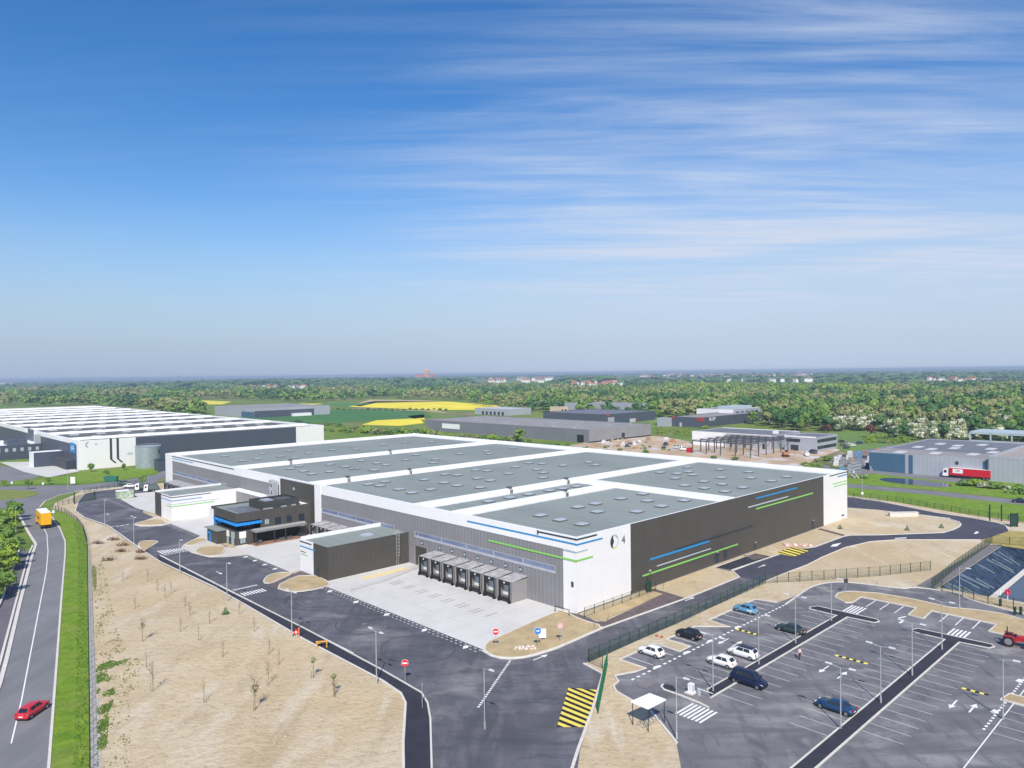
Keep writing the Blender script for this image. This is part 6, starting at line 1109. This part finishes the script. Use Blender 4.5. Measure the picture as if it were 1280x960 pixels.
# tractor
e = cw('tractor', 'small red farm tractor at the right edge beside the sandy verge', 'tractor', G(1268, 808), R(-38))
TR = mat('tractor_red', (.42, .02, .03), .4); part('bonnet', TR, e, (.3, 2.1, -.45, .45, .9, 1.6)); part('body', TR, e, (-1.0, .3, -.55, .55, .6, 1.3)); part('seat', BLK, e, (-.8, -.3, -.3, .3, 1.3, 1.8)); q = MB()
for s in (-1, 1): q.cyl((-.9, s*.55, 1.2), (-.9, s*.55, 2.6), .05, n=6)
q.cyl((-.9, -.55, 2.6), (-.9, .55, 2.6), .05, n=6); q.build('roll_bar', BLK, e); MB().cyl((1.5, 0, 1.6), (1.5, 0, 2.3), .06, n=8).build('exhaust', BLK, e); MB().cyl((.25, 0, 1.5), (.05, 0, 1.75), .22, .22, 14).build('steering_wheel', BLK, e)
for s in (-1, 1): wheel(e, -.7, s*.95, .78); wheel(e, 1.6, s*.75, .48); MB().box(-1.3, -.1, s*.95-.25, s*.95+.25, 1.55, 1.65).build('mudguard', TR, e)
part('loader', TR, e, (2.3, 2.7, -.9, .9, .2, .8), (1.2, 2.4, -.65, -.55, .7, .85), (1.2, 2.4, .55, .65, .7, .85))
# lifebuoy post
e = cw('lifebuoy_post', 'red lifebuoy on a white stand by the storm basin', 'lifebuoy', G(1259.5, 750)); part('post', MARK, e, (-.06, .06, -.03, .03, 0, 1.2)); q = MB()
for t in range(16): u0, u1 = 2*math.pi*t/16, 2*math.pi*(t+1)/16; q.cyl((.32*math.cos(u0), -.08, 1.35+.42*math.sin(u0)), (.32*math.cos(u1), -.08, 1.35+.42*math.sin(u1)), .13, n=8)
q.build('ring', mat('buoy_red', (.6, .02, .08), .4), e); part('board', mat('buoy_back', (.5, .05, .1), .5), e, (-.4, .4, -.02, .04, .85, 1.85))
for x, y, l in ((1250.5, 758, 'white topped dark column beside the lifebuoy'), (1268.5, 769, 'left of two dark bollard columns near the lifebuoy'), (1276, 769, 'right of two dark bollard columns near the lifebuoy')):
    e = cw('bollard', l, 'bollard', G(x, y)); MB().cyl((0, 0, 0), (0, 0, 1.2), .22, n=10).build('column', FGREEN, e)
    if x < 1260: MB().cyl((0, 0, 1.2), (0, 0, 2.8), .08, n=8).build('mast', MARK, e)
    else: MB().cyl((0, 0, 1.2), (0, 0, 1.3), .26, n=10).build('cap', INK, e)
# cctv mast on planting bed
e = cw('green_cabinet', 'dark green mast and cabinet standing against the dark side wall', 'mast', G(811, 740)); part('cabinet', FGREEN, e, (-.5, .5, -.3, .3, 0, 1.9)); MB().cyl((.2, -.4, 0), (.2, -.4, 4), .07, n=6).build('mast', FGREEN, e); part('lamp', STEEL, e, (.0, .4, -.6, -.2, 4, 4.25))
for x, y, l in ((1057.5, 742, 'sign with a dark square back on the sandy island of the lot'), (1078, 626, 'white square sign on the far grass strip')):
    e = empty('road_sign', l, 'road sign', (*G(x, y), .1), R(20)); MB().cyl((0, .05, 0), (0, .05, 2.6), .04, n=6).build('post', STEEL, e); MB().box(-.45, .45, -.02, .02, 1.9, 2.7).build('panel', INK if x < 1070 else MARK, e)
# orange trestle
e = cw('trestle', 'orange wooden trestle on the dark footpath', 'trestle', G(402.5, 810), R(10)); OR = mat('orange_wood', (.65, .35, .06), .7, .1, 2); part('beam', OR, e, (-.9, .9, -.1, .1, .85, 1.0), (-.9, .9, .5, .7, .55, .7)); part('leg', OR, e, (-.8, -.65, -.2, -.05, 0, .85)); part('leg', OR, e, (.65, .8, -.2, -.05, 0, .85)); part('leg', OR, e, (-.8, -.65, .6, .75, 0, .6)); part('leg', OR, e, (.65, .8, .6, .75, 0, .6)); part('board', OR, e, (-.9, -.2, -.3, .7, .7, .75))
# pallet yard: stacks and bundles
pal = [mat('stack_'+n, c, .8, .15, .6) for n, c in (('white', (.65, .66, .66)), ('blue', (.12, .3, .5)), ('grey', (.3, .3, .32)), ('dark', (.07, .08, .1)), ('wood', (.38, .28, .18)), ('rust', (.4, .18, .1)))]
PN = ['white', 'blue', 'grey', 'dark', 'wooden', 'rusty']
for i in range(46):
    x = 1044+rnd.random()*62; y = 571+rnd.random()*23-(x-1044)*.12; k = rnd.choice((0, 0, 1, 2, 2, 3, 4, 5)); w, d_, h = rnd.uniform(1.2, 3.5), rnd.uniform(1, 2.2), rnd.uniform(.8, 3)
    q = MB()
    for j in range(3): q.box(-w/2+.1*j, w/2-.05*j, -d_/2, d_/2, h*j/3+.03*j, h*(j+.85)/3+.03*j)
    o = q.build('pallet_stack', pal[k]); o.location = (*G(x, y), 0); o.rotation_euler = (0, 0, GRID+rnd.random()*.4); tag(o, PN[k]+' stack of pallets and goods in the storage yard left of the steel blue wall', 'pallet stack', PN[k]+' stacks in the storage yard')
for i in range(30):
    x = 742+rnd.random()*100; y = 549+rnd.random()*13; k = rnd.choice((0, 2, 3, 4, 5)); s_ = rnd.uniform(.6, 1.6); q = MB().box(-s_*1.4, s_*1.4, -s_*.6, s_*.6, 0, s_*.7).box(-s_, s_*.7, -s_*.5, s_*.4, s_*.72, s_*1.3)
    o = q.build('building_material', pal[k]); o.location = (*G(x, y), 0); o.rotation_euler = (0, 0, rnd.random()*3); tag(o, PN[k]+' heap of building material on the bare earth behind the big warehouse', 'material heap', PN[k]+' heaps on the bare earth')
e = cw('rack', 'grey wire storage rack at the yard corner near the pond', 'storage rack', G(1068, 591), GRID)
for k in range(6): part('frame', STEEL, e, (-5+2*k, -4.8+2*k, -.6, .6, 0, 3.8))
part('shelf', STEEL, e, (-5, 5.2, -.6, .6, 1.2, 1.35), (-5, 5.2, -.6, .6, 2.5, 2.65), (-5, 5.2, -.6, .6, 3.7, 3.8))
e = cw('excavator', 'small rust coloured excavator on the sandy building site', 'excavator', G(982, 571), 0.); RU = pal[5]; part('track', BLK, e, (-1.5, 1.5, -1.3, -.7, 0, .8)); part('track', BLK, e, (-1.5, 1.5, .7, 1.3, 0, .8)); part('body', RU, e, (-1.3, 1.2, -1.1, 1.1, .9, 2.2)); part('cab', CG, e, (.1, 1.2, .1, 1.1, 2.2, 3.1)); MB().cyl((1, -.4, 1.6), (3.2, -.4, 3.4), .18, n=6).cyl((3.2, -.4, 3.4), (4.4, -.4, .8), .14, n=6).build('boom', RU, e)
e = cw('skip', 'red container at the left end of the steel frame', 'container', G(862, 565.5), GRID); part('body', RED, e, (-1.5, 1.5, -1, 1, 0, 2.2)); part('rim', RED, e, (-1.6, 1.6, -1.1, 1.1, 2.2, 2.35))
# the two trees of chess: telecom mast far away
e = cw('poplar_pair', 'dark pointed tree standing above the horizon', 'tree', G(1127, 478)); k_ = G(1127, 478)[1]/910
me = quad_mesh('crown', crown_np(160, 3.2*k_, 13*k_, 1*k_, 77, .9*k_, 8)*np.array([1, 1, 1.]), SPEC[1]); o = bpy.data.objects.new('crown', me); col.objects.link(o); o.parent = e; e.name = 'tree'
# ------------------------------------------------------------------ people (one skinned surface each)
SKIN = mat('skin', (.5, .32, .24), .6)
def person(label, p, rz, shirt, trousers, hairc, lean=0., hv=False, bend=0.):
    J = {}; V = []; Rr = []; E_ = []
    def v(x, y, z, r): V.append((x, y, z)); Rr.append(r); return len(V)-1
    pel = v(0, 0, .95, .15); wa = v(0, .02+lean*.1, 1.1, .14); che = v(0, .04+lean*.3, 1.32, .17); nk = v(0, .06+lean*.45, 1.5, .06); hd0 = v(0, .08+lean*.5, 1.58, .085); hd1 = v(0, .09+lean*.52, 1.70, .10); E_ += [(pel, wa), (wa, che), (che, nk), (nk, hd0), (hd0, hd1)]
    for s in (-1, 1):
        hp = v(s*.1, 0, .9, .10); kn = v(s*.12, .10 if s > 0 else -.02, .5, .07); an = v(s*.12, .16 if s > 0 else -.16, .1, .045); to = v(s*.13, .30 if s > 0 else -.02, .04, .04); E_ += [(pel, hp), (hp, kn), (kn, an), (an, to)]
        shd = v(s*.19, .04+lean*.3, 1.42, .065); el = v(s*.25, .0+lean*.3-s*.05, 1.15, .05); wr = v(s*.26, .12-s*.06+lean*.3, .92, .032); pa = v(s*.26, .15-s*.06+lean*.3, .84, .035); E_ += [(che, shd), (shd, el), (el, wr), (wr, pa)]
        for k in range(4): f1 = v(s*.26+(k-1.5)*.018, .17-s*.06+lean*.3, .79-.004*abs(k-1), .009); f2 = v(s*.26+(k-1.5)*.019, .185-s*.06+lean*.3, .755-.006*abs(k-1), .008); E_ += [(pa, f1), (f1, f2)]
        t1 = v(s*.26-s*.045, .17-s*.06+lean*.3, .82, .010); E_ += [(pa, t1)]
    me = bpy.data.meshes.new('body'); me.from_pydata(V, E_, []); o = bpy.data.objects.new('tmp', me); col.objects.link(o)
    m = o.modifiers.new('s', 'SKIN'); m.use_smooth_shade = True
    for i, r in enumerate(Rr): me.skin_vertices[0].data[i].radius = (r, r)
    me.skin_vertices[0].data[0].use_root = True; ss = o.modifiers.new('d', 'SUBSURF'); ss.levels = 1; ss.render_levels = 1
    bpy.context.view_layer.update(); bm_ = bpy.data.meshes.new_from_object(o.evaluated_get(bpy.context.evaluated_depsgraph_get())); bpy.data.objects.remove(o)
    e = empty('person', label, 'person', (*p, .1), rz)
    bm_.materials.clear()
    for mm in (trousers, shirt, SKIN, BLK): bm_.materials.append(mm)
    for f in bm_.polygons:
        z = f.center.z; x = abs(f.center.x)
        f.material_index = 3 if z < .1 else 2 if (z > 1.5 or (x > .2 and z < .95)) else 1 if (z > 1.0 or x > .22) else 0
    b = bpy.data.objects.new('body', bm_); col.objects.link(b); b.parent = e
    hy = .09+lean*.52
    h = bmesh.new(); bmesh.ops.create_uvsphere(h, u_segments=12, v_segments=8, radius=.115)
    for vv in h.verts:
        vv.co.z = vv.co.z*1.0+1.73; vv.co.y = vv.co.y+hy-.02
    bmesh.ops.delete(h, geom=[vv for vv in h.verts if vv.co.z < 1.69 and vv.co.y > hy], context='VERTS')
    hm = bpy.data.meshes.new('hair'); h.to_mesh(hm); h.free(); hm.materials.append(hairc); ho = bpy.data.objects.new('hair', hm); col.objects.link(ho); ho.parent = e
    MB().box(-.045, -.025, hy+.085, hy+.1, 1.65, 1.665).box(.025, .045, hy+.085, hy+.1, 1.65, 1.665).box(-.03, .03, hy+.085, hy+.098, 1.585, 1.595).hexa([(-.015, hy+.08, 1.61), (.015, hy+.08, 1.61), (.012, hy+.12, 1.615), (-.012, hy+.12, 1.615), (-.006, hy+.08, 1.66), (.006, hy+.08, 1.66), (.005, hy+.1, 1.65), (-.005, hy+.1, 1.65)]).build('face', mat('face_detail', (.12, .05, .04), .6), e)
    return e
PINK = mat('shirt_pink', (.72, .5, .5), .8); DK = mat('trousers_dark', (.02, .022, .03), .9); HAIR = mat('hair_dark', (.03, .02, .015), .8); ORG = mat('jacket_orange', (.8, .16, .05), .7)
person('person in a pale pink top and dark trousers walking across the empty bays', G(999.5, 825), R(200), PINK, DK, HAIR); person('worker in orange clothing on the dark footpath by the lamp', G(373, 797.5), R(-60), ORG, ORG, HAIR, .2)
e = cw('work_sign', 'small red and white roadwork sign beside the worker in orange', 'work sign', G(370, 795.5), R(20)); MB().add([(-.5, 0, .3), (.5, 0, .3), (0, 0, 1.2)], [(0, 1, 2)]).add([(-.5, .03, .3), (.5, .03, .3), (0, .03, 1.2)], [(0, 2, 1)]).build('triangle', mat('sign_red', (.75, .02, .04)), e); part('leg', INK, e, (-.4, -.35, .03, .5, 0, .3), (.35, .4, .03, .5, 0, .3))
part('face_panel', MARK, e, (-.14, .14, -.03, -.01, .42, .75))
# ------------------------------------------------------------------ haze
hz = MB().box(-9000, 9000, -400, 12500, -4.2, 46.5).build('haze', mat('haze_empty', (1, 1, 1))); m = bpy.data.materials.new('haze_air'); m.use_nodes = True; nt = m.node_tree; nt.nodes.clear(); o_ = nt.nodes.new('ShaderNodeOutputMaterial'); v_ = nt.nodes.new('ShaderNodeVolumePrincipled')
v_.inputs['Density'].default_value = 1.7e-4; v_.inputs['Color'].default_value = (.62, .76, .95, 1); v_.inputs['Anisotropy'].default_value = .1; nt.links.new(v_.outputs[0], o_.inputs['Volume']); hz.data.materials.clear(); hz.data.materials.append(m); tag(hz, 'thin blue haze lying over the far plain', 'haze', kind='stuff')
